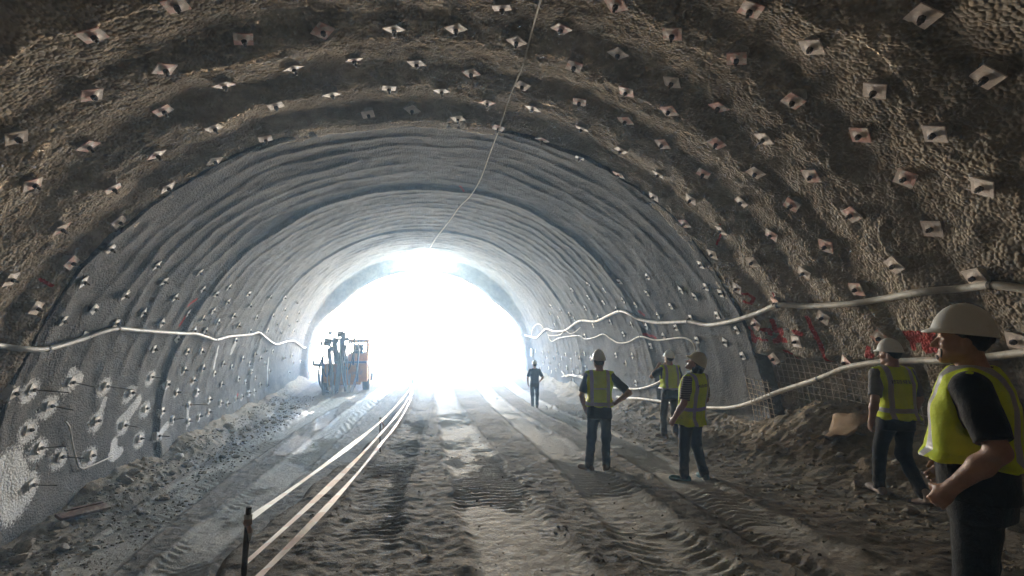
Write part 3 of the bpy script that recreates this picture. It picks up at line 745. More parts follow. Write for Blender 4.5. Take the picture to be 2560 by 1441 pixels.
hose('bent_rod', BENT_ROD, 0.016, M_HOSE_GREY, 'bent grey rod leaning off the lane wall into the rubble', 'rod', 0.06)

# ------------------------------------------------------------------ lamp hanging at the crown by the portal
lamp = empty('portal_lamp', (0.19, 28.5, 7.08))
lm, lnt, lbs, lout = new_mat('bloom_globe')
lbs.inputs['Base Color'].default_value = (0.9, 1.0, 0.95, 1); lbs.inputs['Emission Color'].default_value = (0.88, 1.0, 0.93, 1); lbs.inputs['Emission Strength'].default_value = 6.0
me = bpy.data.meshes.new('globe'); bm = bmesh.new(); bmesh.ops.create_uvsphere(bm, u_segments=28, v_segments=18, radius=0.46); bm.to_mesh(me); bm.free()  # oversized globe, its width stands in for the lamp's bloom
for p in me.polygons: p.use_smooth = True
link('globe', me, lm, lamp)
mb = MB(); mb.tube([(0, 0, 0.40), (0, 0, 0.44), (0, 0, 0.52), (0, 0, 0.56)], [0.10, 0.13, 0.10, 0.03], 14); mb.build('cap', M_BOLT, lamp)
mb = MB(); mb.tube([(0, 0, 0.50), (0.02, 0, 0.9)], 0.012, 6); mb.build('hanger', M_TIE, lamp)
tag(lamp, 'glowing white lamp at the crown over the portal, globe widened to show its bloom', 'lamp')
# ------------------------------------------------------------------ people: distance fields turned into one skin per body or garment
def surface_nets(D, origin, h):
    """naive surface nets on a scalar grid (negative inside) -> verts, quads"""
    ins = D < 0
    nx, ny, nz = D.shape
    acc = np.zeros((nx - 1, ny - 1, nz - 1, 3)); cnt = np.zeros((nx - 1, ny - 1, nz - 1))
    corner = lambda a, b, c: D[a:nx - 1 + a, b:ny - 1 + b, c:nz - 1 + c]
    cs = [(a, b, c) for a in (0, 1) for b in (0, 1) for c in (0, 1)]
    for i, p in enumerate(cs):
        for q in cs[i + 1:]:
            if sum(abs(p[k] - q[k]) for k in range(3)) != 1: continue
            d0, d1 = corner(*p), corner(*q)
            x = (d0 < 0) != (d1 < 0)
            t = np.where(x, d0 / np.where(x, d0 - d1, 1), 0)
            for k in range(3): acc[..., k] += np.where(x, p[k] + (q[k] - p[k]) * t, 0)
            cnt += x
    act = cnt > 0
    idx = np.full(act.shape, -1); idx[act] = np.arange(act.sum())
    pos = np.argwhere(act) + acc[act] / cnt[act][:, None]
    V = np.asarray(origin) + pos * h
    quads = []
    for ax in range(3):
        a0 = [slice(1, -1)] * 3; a0[ax] = slice(0, -1); a1 = [slice(1, -1)] * 3; a1[ax] = slice(1, None)
        i0 = ins[tuple(a0)]; i1 = ins[tuple(a1)]
        e = np.argwhere(i0 != i1)
        if len(e) == 0: continue
        sgn = i0[i0 != i1]
        off = np.ones(3, int); off[ax] = 0
        e = e + off
        u, w = [(1, 2), (2, 0), (0, 1)][ax]
        eu = np.zeros(3, int); eu[u] = 1; ew = np.zeros(3, int); ew[w] = 1
        c = [e - eu - ew, e - ew, e, e - eu]
        qd = np.stack([idx[tuple(k.T)] for k in c], 1)
        qd[~sgn] = qd[~sgn][:, ::-1]
        quads.append(qd)
    return V, np.concatenate(quads)

class Field:
    def __init__(s, lo, hi, h):
        s.h = h; s.o = np.array(lo, float) - 2 * h
        n = np.ceil((np.array(hi) - s.o) / h).astype(int) + 3
        ax = [s.o[k] + np.arange(n[k]) * h for k in range(3)]
        s.p = np.stack(np.meshgrid(*ax, indexing='ij'), -1); s.d = np.full(s.p.shape[:3], 1.0)
    def block(s, lo, hi, pad):
        n = s.d.shape
        return tuple(slice(max(0, int((lo[k] - pad - s.o[k]) / s.h)), max(0, min(n[k], int((hi[k] + pad - s.o[k]) / s.h) + 2))) for k in range(3))
    def put(s, b, d, k=0.0):
        o = s.d[b]
        if k <= 0: s.d[b] = np.minimum(o, d); return s
        hh = np.clip(0.5 + 0.5 * (o - d) / k, 0, 1)
        s.d[b] = o * (1 - hh) + d * hh - k * hh * (1 - hh); return s
    def join(s, d, k=0.0): return s.put((slice(None),) * 3, d, k)
    def cone(s, a, b, ra, rb, k=0.0):
        a, b = np.asarray(a, float), np.asarray(b, float)
        bl = s.block(np.minimum(a, b), np.maximum(a, b), max(ra, rb) + k + 3 * s.h)
        return s.put(bl, sd_cone(s.p[bl], a, b, ra, rb), k)
    def ell(s, c, r, M=None, k=0.0):
        c = np.asarray(c, float); m = max(r)
        bl = s.block(c, c, m + k + 3 * s.h)
        return s.put(bl, sd_ell(s.p[bl], c, r, M), k)
    def rough(s, fn):
        m = np.abs(s.d) < 0.035
        s.d[m] += fn(s.p[m])
    def cutd(s, d, k=0.012, b=(slice(None),) * 3):
        o = s.d[b]
        hh = np.clip(0.5 - 0.5 * (o + d) / k, 0, 1)
        s.d[b] = o * (1 - hh) - d * hh + k * hh * (1 - hh); return s
    def cut_cone(s, a, b, ra, rb, k=0.012):
        a, b = np.asarray(a, float), np.asarray(b, float)
        bl = s.block(np.minimum(a, b), np.maximum(a, b), max(ra, rb) + k + 3 * s.h)
        return s.cutd(sd_cone(s.p[bl], a, b, ra, rb), k, bl)
    def cut_ell(s, c, r, k=0.012):
        c = np.asarray(c, float); bl = s.block(c, c, max(r) + k + 3 * s.h)
        return s.cutd(sd_ell(s.p[bl], c, r), k, bl)
    def keep(s, d): s.d = np.maximum(s.d, d); return s
    def mesh(s, name):
        V, Q = surface_nets(s.d, s.o, s.h)
        return np_mesh(name, V, Q)

def sd_cone(p, a, b, ra, rb):
    a, b = np.asarray(a, float), np.asarray(b, float)
    ab = b - a; t = np.clip(((p - a) @ ab) / (ab @ ab + 1e-12), 0, 1)
    return np.linalg.norm(p - a - t[..., None] * ab, axis=-1) - (ra + (rb - ra) * t)
def sd_ell(p, c, r, M=None):
    q = p - np.asarray(c, float)
    if M is not None: q = q @ M          # M columns: local axes
    r = np.asarray(r, float)
    k0 = np.linalg.norm(q / r, axis=-1); k1 = np.linalg.norm(q / (r * r), axis=-1)
    return k0 * (k0 - 1) / np.maximum(k1, 1e-6)
def sd_loft(p, rows, grow=0.0):
    """rows of (z, cx, cy, half width, half depth, squareness)"""
    A = np.array(rows, float); z = p[..., 2]
    f = lambda k: np.interp(z, A[:, 0], A[:, k])
    a, b, n = f(3) + grow, f(4) + grow, f(5)
    q = (np.abs((p[..., 0] - f(1)) / a) ** n + np.abs((p[..., 1] - f(2)) / b) ** n) ** (1 / n)
    d = (q - 1) * np.minimum(a, b)
    return np.maximum(d, np.maximum(A[0, 0] - z, z - A[-1, 0]))

def rotm(yaw=0, pitch=0, roll=0):
    return np.array((Matrix.Rotation(yaw, 3, 'Z') @ Matrix.Rotation(pitch, 3, 'X') @ Matrix.Rotation(roll, 3, 'Y')))

def head_field(q):
    d = sd_ell(q, (0, -0.014, 0.022), (0.076, 0.099, 0.094))
    def J(e, k):
        nonlocal d
        hh = np.clip(0.5 + 0.5 * (d - e) / k, 0, 1); d = d * (1 - hh) + e * hh - k * hh * (1 - hh)
    J(sd_ell(q, (0, 0.030, -0.040), (0.061, 0.062, 0.078)), 0.03)
    for sx in (-1, 1):
        J(sd_cone(q, (sx * 0.055, -0.012, -0.058), (sx * 0.012, 0.070, -0.098), 0.022, 0.022), 0.03)
        J(sd_ell(q, (sx * 0.040, 0.068, -0.028), (0.022, 0.018, 0.018)), 0.02)      # cheeks
    J(sd_ell(q, (0, 0.078, -0.102), (0.020, 0.016, 0.016)), 0.02)                    # chin
    J(sd_cone(q, (-0.034, 0.078, 0.020), (0.034, 0.078, 0.020), 0.011, 0.011), 0.016)   # brow
    for sx in (-1, 1):                                                              # eye hollows
        e = sd_ell(q, (sx * 0.032, 0.098, -0.001), (0.017, 0.017, 0.012)); k = 0.014
        hh = np.clip(0.5 - 0.5 * (d + e) / k, 0, 1); d = d * (1 - hh) - e * hh + k * hh * (1 - hh)
    J(sd_cone(q, (0, 0.088, 0.006), (0, 0.116, -0.036), 0.009, 0.0125), 0.010)          # nose
    for sx in (-1, 1): J(sd_ell(q, (sx * 0.013, 0.099, -0.041), (0.009, 0.011, 0.008)), 0.006)
    J(sd_cone(q, (-0.019, 0.087, -0.063), (0.019, 0.087, -0.063), 0.0065, 0.0065), 0.006)
    J(sd_cone(q, (-0.016, 0.086, -0.074), (0.016, 0.086, -0.074), 0.008, 0.008), 0.006)
    for sx in (-1, 1):
        J(sd_ell(q, (sx * 0.079, -0.012, -0.018), (0.009, 0.020, 0.032)), 0.008)
    return d

def hand_field(fd, wrist, direc, palm_n, side, curl, k=0.006):
    """five fingers curled by curl; palm_n faces where the palm faces; side is the thumb direction"""
    w = Vector(wrist); u = Vector(direc).normalized(); n = Vector(palm_n); n = (n - u * n.dot(u)).normalized(); s = Vector(side); s = (s - u * s.dot(u) - n * s.dot(n)).normalized()
    M = np.array([s, u, n]).T
    p = fd.p
    fd.ell(w + u * 0.050, (0.042, 0.056, 0.018), M, 0.02)
    fd.cone(w - u * 0.02, w + u * 0.03, 0.027, 0.026, 0.02)
    for i, (off, ln) in enumerate(((0.031, 0.072), (0.011, 0.082), (-0.010, 0.075), (-0.030, 0.058))):
        b = w + u * (0.094 - abs(off) * 0.25) + s * off
        a = 0.35 + curl * 0.9
        pts = [b]; ang = curl * 0.8
        for seg in (0.46, 0.30, 0.24):
            dd = u * math.cos(ang) + n * math.sin(ang) + s * off * 0.8
            pts.append(pts[-1] + dd.normalized() * ln * seg); ang += a
        for j in range(3):
            fd.cone(pts[j], pts[j + 1], 0.0092 - 0.0008 * j, 0.0086 - 0.0008 * j, k)
    t0 = w + u * 0.022 + s * 0.030; t1 = t0 + (u * 0.6 + s * 0.75 + n * (0.35 + 0.3 * curl)).normalized() * 0.042
    t2 = t1 + (u * 0.85 + s * (0.25 - 0.5 * curl) + n * (0.2 + 0.5 * curl)).normalized() * 0.034
    fd.cone(t0, t1, 0.015, 0.0115, 0.012); fd.cone(t1, t2, 0.0115, 0.009, k)

def hat_mesh(nm):
    """hard hat shell, peak in front, gutter all round; local frame of the head"""
    na = 40; rows = []
    prof_h = [(0.02, 0.124), (0.22, 0.121), (0.45, 0.110), (0.66, 0.091), (0.83, 0.064), (0.94, 0.036), (1.0, 0.012), (1.015, 0.004)]
    def ringp(k, z, out=0.0, peak=0.0, drop=0.0):
        r = []
        for i in range(na):
            t = 2 * math.pi * i / na; cx, cyy = math.sin(t), math.cos(t)
            f = max(0, cyy) ** 3
            rib = 0.005 * math.exp(-(cx * k * 0.112 / 0.020) ** 2) * (1 if k < 0.98 else 0.3)
            r.append((cx * (0.101 * k + out), cyy * (0.129 * k + out + peak * f) - 0.010, z * 1.12 + rib - drop * f - 0.010 * (0.5 - 0.5 * cyy) * (1.0 if k > 0.9 else k)))
        return r
    rows.append(ringp(0.0, 0.139))
    for k, z in prof_h[:]:
        rows.append(ringp(max(k, 0.02), z + 0.012))
    rows.append(ringp(1.0, 0.010, 0.004, 0.012, 0.002)); rows.append(ringp(1.0, 0.006, 0.007, 0.032, 0.012))
    rows.append(ringp(1.0, 0.002, 0.006, 0.031, 0.013)); rows.append(ringp(1.0, 0.004, 0.002, 0.010, 0.002)); rows.append(ringp(0.93, 0.030)); rows.append(ringp(0.6, 0.085)); rows.append(ringp(0.0, 0.11))
    return grid_mesh(nm, np.array(rows), wrap=True, flip=True)

def cloth_mat(name, color, rough=0.85, stripe=None, wear=None):
    m, nt, bs, out = new_mat(name)
    v = obj_coord(nt)
    f = tex_noise(nt, v, 9, 5, 0.65); w = tex_noise(nt, v, 160, 2, 0.5)
    c = ramp(nt, f, (0.3, tuple(k * 0.7 for k in color)), (0.7, tuple(min(1, k * 1.25) for k in color)))
    if stripe:
        s = N(nt, 'ShaderNodeSeparateXYZ'); L(nt, v, s.inputs[0])
        q = math_n(nt, 'FRACT', math_n(nt, 'MULTIPLY', s.outputs[2], 34.0))
        c = mix(nt, vramp(nt, q, 0.55, 0.62), c, stripe)
    if wear:
        s2 = N(nt, 'ShaderNodeSeparateXYZ'); L(nt, v, s2.inputs[0])
        d = math_n(nt, 'MULTIPLY', vramp(nt, s2.outputs[2], 0.42, 0.05), vramp(nt, f, 0.35, 0.65))
        c = mix(nt, math_n(nt, 'MULTIPLY', d, 0.6), c, wear)
    L(nt, c, bs.inputs['Base Color']); bs.inputs['Roughness'].default_value = rough
    bs.inputs['Sheen Weight'].default_value = 0.15; bs.inputs['Specular IOR Level'].default_value = 0.25
    b = bump(nt, f, 0.5, 0.03); b = bump(nt, w, 0.4, 0.002, b); L(nt, b, bs.inputs['Normal'])
    return m

def vest_mat(name, text=0, hem=True):
    m, nt, bs, out = new_mat(name)
    v = obj_coord(nt)
    s = N(nt, 'ShaderNodeSeparateXYZ'); L(nt, v, s.inputs[0])
    X, Y, Z = s.outputs
    f = tex_noise(nt, v, 7, 5, 0.6)
    c = ramp(nt, f, (0.3, (0.60, 0.74, 0.015)), (0.7, (0.78, 0.90, 0.035)))
    ax = math_n(nt, 'ABSOLUTE', X)
    def band(val, a, b):
        return math_n(nt, 'MULTIPLY', vramp(nt, val, a - 0.003, a + 0.003), math_n(nt, 'SUBTRACT', 1.0, vramp(nt, val, b - 0.003, b + 0.003)))
    strap = band(ax, 0.098, 0.150)
    hoop = band(Z, 1.000, 1.050)
    g = math_n(nt, 'MAXIMUM', strap, hoop)
    if hem: g = math_n(nt, 'MAXIMUM', g, band(Z, 0.0, 0.905))
    ck = N(nt, 'ShaderNodeTexVoronoi'); ck.inputs['Scale'].default_value = 180; L(nt, v, ck.inputs['Vector'])
    grey = mix(nt, ck.outputs['Distance'], (0.34, 0.34, 0.35), (0.50, 0.50, 0.52))
    c = mix(nt, g, c, grey)
    if text:     # worn lettering across the shoulders, too small to read
        tb = band(Z, 1.330, 1.372) if text == 1 else band(Z, 1.245, 1.262)
        tb = math_n(nt, 'MULTIPLY', tb, vramp(nt, math_n(nt, 'ABSOLUTE', X), 0.120, 0.112))
        tb = math_n(nt, 'MULTIPLY', tb, vramp(nt, Y, 0.0, -0.02))
        bx = N(nt, 'ShaderNodeTexVoronoi', voronoi_dimensions='1D', feature='DISTANCE_TO_EDGE'); bx.inputs['Scale'].default_value = 34
        L(nt, X, bx.inputs['W'])
        st = math_n(nt, 'MULTIPLY', vramp(nt, bx.outputs['Distance'], 0.05, 0.10), vramp(nt, tex_noise(nt, v, 95.0, 1, 0.4), 0.40, 0.48))
        c = mix(nt, math_n(nt, 'MULTIPLY', tb, math_n(nt, 'MULTIPLY', st, 0.85)), c, (0.05, 0.06, 0.02) if text == 1 else (0.45, 0.47, 0.45))
    L(nt, c, bs.inputs['Base Color'])
    L(nt, vramp(nt, g, 0, 1, 0.75, 0.38), bs.inputs['Roughness'])
    b = bump(nt, f, 0.5, 0.03); L(nt, b, bs.inputs['Normal'])
    bs.inputs['Specular IOR Level'].default_value = 0.4
    return m
def skin_mat():
    m, nt, bs, out = new_mat('skin')
    v = obj_coord(nt); f = tex_noise(nt, v, 14, 5, 0.6)
    L(nt, ramp(nt, f, (0.3, (0.36, 0.19, 0.13)), (0.7, (0.50, 0.29, 0.21))), bs.inputs['Base Color'])
    bs.inputs['Roughness'].default_value = 0.5; bs.inputs['Subsurface Weight'].default_value = 0.12; bs.inputs['Subsurface Radius'].default_value = (0.01, 0.004, 0.002)
    L(nt, bump(nt, tex_noise(nt, v, 120, 3, 0.6), 0.25, 0.002), bs.inputs['Normal'])
    return m
M_SKIN = skin_mat()
M_HAIR = simple('dark_hair', (0.022, 0.016, 0.012), 0.6, var=0.5, scale=60, bumps=0.9, bscale=140)
M_HAT = simple('white_hard_hat', (0.84, 0.84, 0.82), 0.38, var=0.06, scale=9, dirt=(0.74, 0.71, 0.65), spec=0.5)
M_HAT_TAN = simple('cream_hard_hat', (0.62, 0.55, 0.38), 0.42, var=0.06, scale=9, dirt=(0.52, 0.45, 0.32))
M_EYE = simple('eye_white', (0.55, 0.52, 0.5), 0.25, var=0.02)
M_IRIS = simple('eye_dark', (0.02, 0.012, 0.008), 0.2, var=0.02)
M_VEST = vest_mat('vest_plain', 0); M_VEST_TEXT = vest_mat('vest_lettered', 1, False); M_VEST_LINE = vest_mat('vest_lined', 2)

def person(pos, rz, label, J, h=0.012, shirt=None, trousers=None, vest=None, hat=M_HAT, shoe=None, bulk=1.0, belly=0.0, hair='short', shirt_tail=0.93, vest_hem=0.88, eyes=False, beard=False, sleeve=0.55, scale=1.0, lining=None):
    """J: joints in the person's frame (+Y ahead, +X to the person's right hand side, feet on z = 0)"""
    root = empty('person', pos, (0, 0, rz)); root.scale = (scale,) * 3
    lean = J.get('lean', (0, 0))          # shift of the shoulders
    def sp(z):                              # spine offset at height z
        t = max(0.0, (z - 0.92) / 0.55); return lean[0] * t, lean[1] * t
    b = bulk
    base = [(0.80, 0.165, 0.115), (0.90, 0.172, 0.122), (1.00, 0.158, 0.115 + belly * 0.7), (1.10, 0.155, 0.115 + belly), (1.22, 0.170, 0.120 + belly * 0.5), (1.33, 0.185, 0.122), (1.41, 0.185, 0.108), (1.47, 0.150, 0.085), (1.515, 0.085, 0.062)]
    rows = [(z, sp(z)[0], sp(z)[1] + belly * 0.5 * math.exp(-((z - 1.08) / 0.14) ** 2), a * b, d * b, 2.5) for z, a, d in base]
    sh = {k: np.array((s * 0.172 * b + lean[0], lean[1] - 0.005, 1.425)) for k, s in (('L', -1), ('R', 1))}
    hip = {k: np.array((s * 0.088 * b, 0.0, 0.90)) for k, s in (('L', -1), ('R', 1))}
    neck = np.array((lean[0], lean[1] - 0.012, 1.47))
    hp = np.array(J.get('head', (0, 0.02, 1.655)), float) + np.array((lean[0], lean[1], 0))
    hM = rotm(*J.get('head_rot', (0, 0, 0)))
    el = {k: np.array(J['el' + k], float) for k in 'LR'}; wr = {k: np.array(J['wr' + k], float) for k in 'LR'}
    kn = {k: np.array(J['kn' + k], float) for k in 'LR'}; an = {k: np.array(J['an' + k], float) for k in 'LR'}
    allp = np.array(list(el.values()) + list(wr.values()) + list(kn.values()) + list(an.values()) + [hp, neck, (0.25 * b, 0.2, 0), (-0.25 * b, -0.2, 0)])
    lo, hi = allp.min(0) - 0.2, allp.max(0) + 0.2
    # --- body
    fd = Field((lo[0], lo[1], 0.04), (hi[0], hi[1], hp[2] + 0.16), h)
    p = fd.p
    fd.join(sd_loft(p, rows, -0.02))
    fd.cone(neck, hp + hM @ np.array((0, -0.022, -0.07)), 0.062 * (0.8 + 0.2 * b), 0.056 * (0.8 + 0.2 * b), 0.03)
    bl = fd.block(hp, hp, 0.17); fd.put(bl, head_field((fd.p[bl] - hp) @ hM), 0.02)
    for k in 'LR':
        fd.cone(sh[k], el[k], 0.050 * b, 0.040 * b, 0.03)
        fd.cone(el[k], el[k] + (wr[k] - el[k]) * 0.35, 0.040 * b, 0.043 * b, 0.02)
        fd.cone(el[k] + (wr[k] - el[k]) * 0.35, wr[k], 0.043 * b, 0.027 * (0.7 + 0.3 * b), 0.02)
        hd = J.get('hand' + k, {})
        dirn = Vector(hd.get('dir', wr[k] - el[k])); 
        hand_field(fd, wr[k], dirn, hd.get('palm', (1 if k == 'L' else -1, 0, 0)), hd.get('thumb', (0, 1, 0)), hd.get('curl', 0.45))
        fd.cone(hip[k], kn[k], 0.070 * b, 0.050 * b, 0.03); fd.cone(kn[k], an[k], 0.050, 0.036, 0.03)
    link('body', fd.mesh('body'), M_SKIN, root)
    # --- trousers
    legs = np.array(list(kn.values()) + list(an.values()) + [hip['L'], hip['R']])
    fd = Field((legs[:, 0].min() - 0.16 * b, legs[:, 1].min() - 0.2, 0.05), (legs[:, 0].max() + 0.16 * b, legs[:, 1].max() + 0.2, 1.06), h); p = fd.p
    fd.join(sd_loft(p, [r for r in rows if r[0] < 1.05], 0.004))
    for k in 'LR':
        fd.cone(hip[k] - np.array((0, 0, 0.02)), kn[k], 0.094 * b, 0.072 * (0.6 + 0.4 * b), 0.035)
        ft = an[k] + np.array((0, 0, -0.035))
        fd.cone(kn[k], ft, 0.072 * (0.6 + 0.4 * b), 0.062, 0.03)
        fd.keep(np.where(np.linalg.norm(p[..., :2] - an[k][:2], axis=-1) < 0.11, an[k][2] - 0.045 - p[..., 2], -1))
    def wrinkle(p):
        z = p[..., 2]
        w = noise(p[..., 0] * 13, p[..., 1] * 13, z * 26, 7) * 0.5 + noise(p[..., 0] * 6, p[..., 1] * 6, z * 13, 8)
        return w * (0.0045 + 0.006 * np.exp(-(z - 0.16) ** 2 / 0.012) + 0.004 * np.exp(-(z - 0.5) ** 2 / 0.01))
    fd.rough(wrinkle)
    link('trousers', fd.mesh('trousers'), trousers, root)
    # --- shirt with sleeves
    top = 1.535
    ext = np.array(list(el.values()) + list(sh.values()))
    fd = Field((min(ext[:, 0].min(), -0.24 * b) - 0.1, min(ext[:, 1].min(), -0.2 * b) - 0.1 , min(shirt_tail, ext[:, 2].min()) - 0.04), (max(ext[:, 0].max(), 0.24 * b) + 0.1, max(ext[:, 1].max(), 0.2 * b) + 0.1 + belly, top + 0.03), h); p = fd.p
    tail = [(shirt_tail, rows[0][1], rows[0][2], rows[1][3] + 0.012, rows[1][4] + 0.012, 2.5)] + [r for r in rows if r[0] > shirt_tail + 0.02]
    fd.join(sd_loft(p, tail, 0.010))
    for k in 'LR':
        e = sh[k] + (el[k] - sh[k]) * (sleeve * 1.55 if sleeve < 0.64 else 1.0)
        sl = sd_cone(p, sh[k], e, 0.070 * b, 0.066 * b)
        ax = (e - sh[k]) / np.linalg.norm(e - sh[k]); sl = np.maximum(sl, (p - e) @ ax)
        fd.join(sl, 0.02)
        if sleeve >= 0.64:
            e2 = el[k] + (wr[k] - el[k]) * 0.9; s2 = sd_cone(p, el[k], e2, 0.062 * b, 0.045); fd.join(s2, 0.02)
    fd.rough(lambda p: (noise(p[..., 0] * 9, p[..., 1] * 9, p[..., 2] * 14, 17) + 0.5 * noise(p[..., 0] * 22, p[..., 1] * 22, p[..., 2] * 22, 18)) * 0.005)
    fd.cut_ell(neck + np.array((0, 0.01, 0.075)), (0.072, 0.075, 0.06), 0.01)
    link('shirt', fd.mesh('shirt'), shirt, root)
    # --- vest
    if vest:
        fd = Field((-0.27 * b + min(0, lean[0]), -0.22 * b + min(0, lean[1]), vest_hem - 0.03), (0.27 * b + max(0, lean[0]), 0.24 * b + belly + max(0, lean[1]), 1.56), h); p = fd.p
        vr = [(vest_hem, rows[1][1], rows[1][2] + belly * 0.3, rows[1][3] + 0.022, rows[1][4] + 0.03 + belly * 0.5, 2.6)] + [r for r in rows if r[0] > vest_hem + 0.03]
        fd.join(sd_loft(p, vr, 0.030))
        for k, s in (('L', -1), ('R', 1)):
            fd.cone(sh[k] + np.array((-s * 0.10, 0, 0.045)), sh[k] + np.array((s * 0.018, 0, 0.030)), 0.045, 0.050, 0.035)
            fd.cut_cone(sh[k] + np.array((s * 0.060, 0.0, -0.02)), sh[k] + np.array((s * 0.055, 0, -0.17)), 0.080, 0.060, 0.02)
        # folds hang from the shoulders and gather at the hem
        def fold(p):
            z = p[..., 2]; th = np.arctan2(p[..., 0], p[..., 1])
            return np.sin(th * 7 + 2.5 * noise(th * 1.5, z * 3, 0.0, 27)) * smooth(1.35, 0.95, z) * 0.006 + noise(p[..., 0] * 8, p[..., 1] * 8, z * 10, 28) * 0.009
        fd.rough(fold)
        fd.cut_ell(neck + np.array((0, 0.012, 0.070)), (0.078, 0.080, 0.062), 0.008)
        fd.cut_cone(neck + np.array((0, 0.20, 0.06)), neck + np.array((0, 0.20, -0.26)), 0.11, 0.02, 0.008)
        link('vest', fd.mesh('vest'), vest, root)
    # --- shoes
    for k in 'LR':
        td = Vector(J.get('toe' + k, (0, 1, 0))).normalized()
        a = an[k]
        fd = Field(a + np.array((-0.24, -0.24, -0.16)), a + np.array((0.24, 0.24, 0.06)), min(h, 0.009)); p = fd.p
        t3 = np.array(td); heel = a + np.array((0, 0, -0.055)) - t3 * 0.045; toe = a + t3 * 0.165 + np.array((0, 0, -0.062))
        sidev = np.array(td.cross(Vector((0, 0, 1))).normalized()); up = np.cross(sidev, t3); M = np.array([sidev, t3, up]).T
        fd.cone(heel, toe, 0.040, 0.034); fd.ell(toe - t3 * 0.03, (0.048, 0.075, 0.034), M, 0.02); fd.cone(a + np.array((0, 0, 0.02)), heel, 0.046, 0.042, 0.03)
        sole = (p - (heel - up * 0.036)) @ up
        fd.keep(-sole)
        link('shoe', fd.mesh('shoe'), shoe, root)
    # --- hair, beard, hat, eyes
    hh_ = min(h, 0.008)
    fd = Field(hp - 0.19, hp + 0.16, hh_); p = fd.p; q = (p - hp) @ hM
    d = sd_ell(q, (0, -0.016, 0.022), (0.083, 0.104, 0.098))
    front = q[..., 1] - np.interp(q[..., 2], [-0.1, -0.02, 0.03, 0.08], [-0.055, -0.030, 0.035, 0.085])
    low = -0.072 - q[..., 2]
    d = np.maximum(np.maximum(d, front), low)
    if hair == 'long':
        e = sd_ell(q, (0, -0.060, -0.060), (0.100, 0.085, 0.120)); e = np.maximum(e, q[..., 1] - 0.005); d = np.minimum(d, e)
    d = d + 0.006 * noise(q[..., 0] * 50, q[..., 1] * 50, q[..., 2] * 20, 37)
    fd.join(d)
    link('hair', fd.mesh('hair'), M_HAIR, root)
    if beard:
        fd = Field(hp - 0.15, hp + 0.15, 0.005); q = (fd.p - hp) @ hM
        d = head_field(q) - 0.0022
        reg = np.minimum(sd_ell(q, (0, 0.090, -0.098), (0.024, 0.030, 0.014)), np.minimum(sd_cone(q, (-0.03, 0.085, -0.053), (0.03, 0.085, -0.053), 0.006, 0.006), sd_cone(q, (0.03, 0.080, -0.055), (0.026, 0.080, -0.095), 0.008, 0.008)))
        reg = np.minimum(reg, sd_cone(q, (-0.03, 0.080, -0.055), (-0.026, 0.080, -0.095), 0.008, 0.008))
        fd.join(np.maximum(d, reg) + 0.0015 * noise(q[..., 0] * 150, q[..., 1] * 150, q[..., 2] * 150, 38))
        link('beard', fd.mesh('beard'), M_HAIR, root)
    o = link('hard_hat', hat_mesh('hard_hat'), hat, root)
    hr = Matrix(hM.tolist()).to_4x4() @ Matrix.Rotation(J.get('hat_tilt', 0.06), 4, 'X')
    o.matrix_local = Matrix.Translation(Vector(hp + hM @ np.array((0, 0.004, 0.030)))) @ hr
    for pp in o.data.polygons: pp.use_smooth = True
    if eyes:
        for sx in (-1, 1):
            m1 = bpy.data.meshes.new('eye'); bm = bmesh.new(); bmesh.ops.create_uvsphere(bm, u_segments=16, v_segments=12, radius=0.0115); bm.to_mesh(m1); bm.free()
            m1.materials.append(M_EYE); m1.materials.append(M_IRIS)
            for pp in m1.polygons: pp.use_smooth = True; pp.material_index = 1 if pp.center.y > 0.0105 else 0
            e = link('eye', m1, None, root); e.matrix_local = Matrix.Translation(Vector(hp + hM @ np.array((sx * 0.031, 0.071, -0.001)))) @ Matrix(hM.tolist()).to_4x4()
            lid = Field((-0.02, -0.02, -0.02), (0.02, 0.02, 0.02), 0.0025); lp = lid.p
            dl = np.maximum(np.abs(np.linalg.norm(lp, axis=-1) - 0.0130) - 0.0014, np.minimum(np.maximum(0.003 - lp[..., 2], -1), lp[..., 2] + 0.006)); lid.join(dl)
            l = link('eyelid', lid.mesh('eyelid'), M_SKIN, root); l.matrix_local = e.matrix_local
    return tag(root, label, 'person', 'visitors in the tunnel')

def gz(x, y): return float(ground(x, y))
M_NAVY = cloth_mat('navy_cloth', (0.028, 0.035, 0.055), wear=(0.16, 0.13, 0.10)); M_JEANS = cloth_mat('jeans', (0.030, 0.042, 0.075), wear=(0.18, 0.15, 0.11))
M_BLACK = cloth_mat('black_cloth', (0.012, 0.012, 0.013)); M_DARK = cloth_mat('dark_trousers', (0.018, 0.017, 0.020), wear=(0.13, 0.11, 0.09))
M_GREY = cloth_mat('grey_cloth', (0.20, 0.20, 0.21)); M_KHAKI = cloth_mat('grey_trousers', (0.085, 0.080, 0.078), wear=(0.18, 0.15, 0.12))
M_STRIPED = cloth_mat('striped_cloth', (0.30, 0.25, 0.22), stripe=(0.07, 0.055, 0.055))
M_SHOE_TAN = simple('tan_boot', (0.20, 0.12, 0.075), 0.7, dirt=(0.24, 0.19, 0.13)); M_SHOE_TEAL = simple('teal_trainer', (0.05, 0.17, 0.19), 0.6, dirt=(0.3, 0.3, 0.28))
M_SHOE_PALE = simple('pale_trainer', (0.45, 0.36, 0.32), 0.6); M_SHOE_DARK = simple('dark_boot', (0.03, 0.028, 0.027), 0.6, dirt=(0.16, 0.13, 0.1))
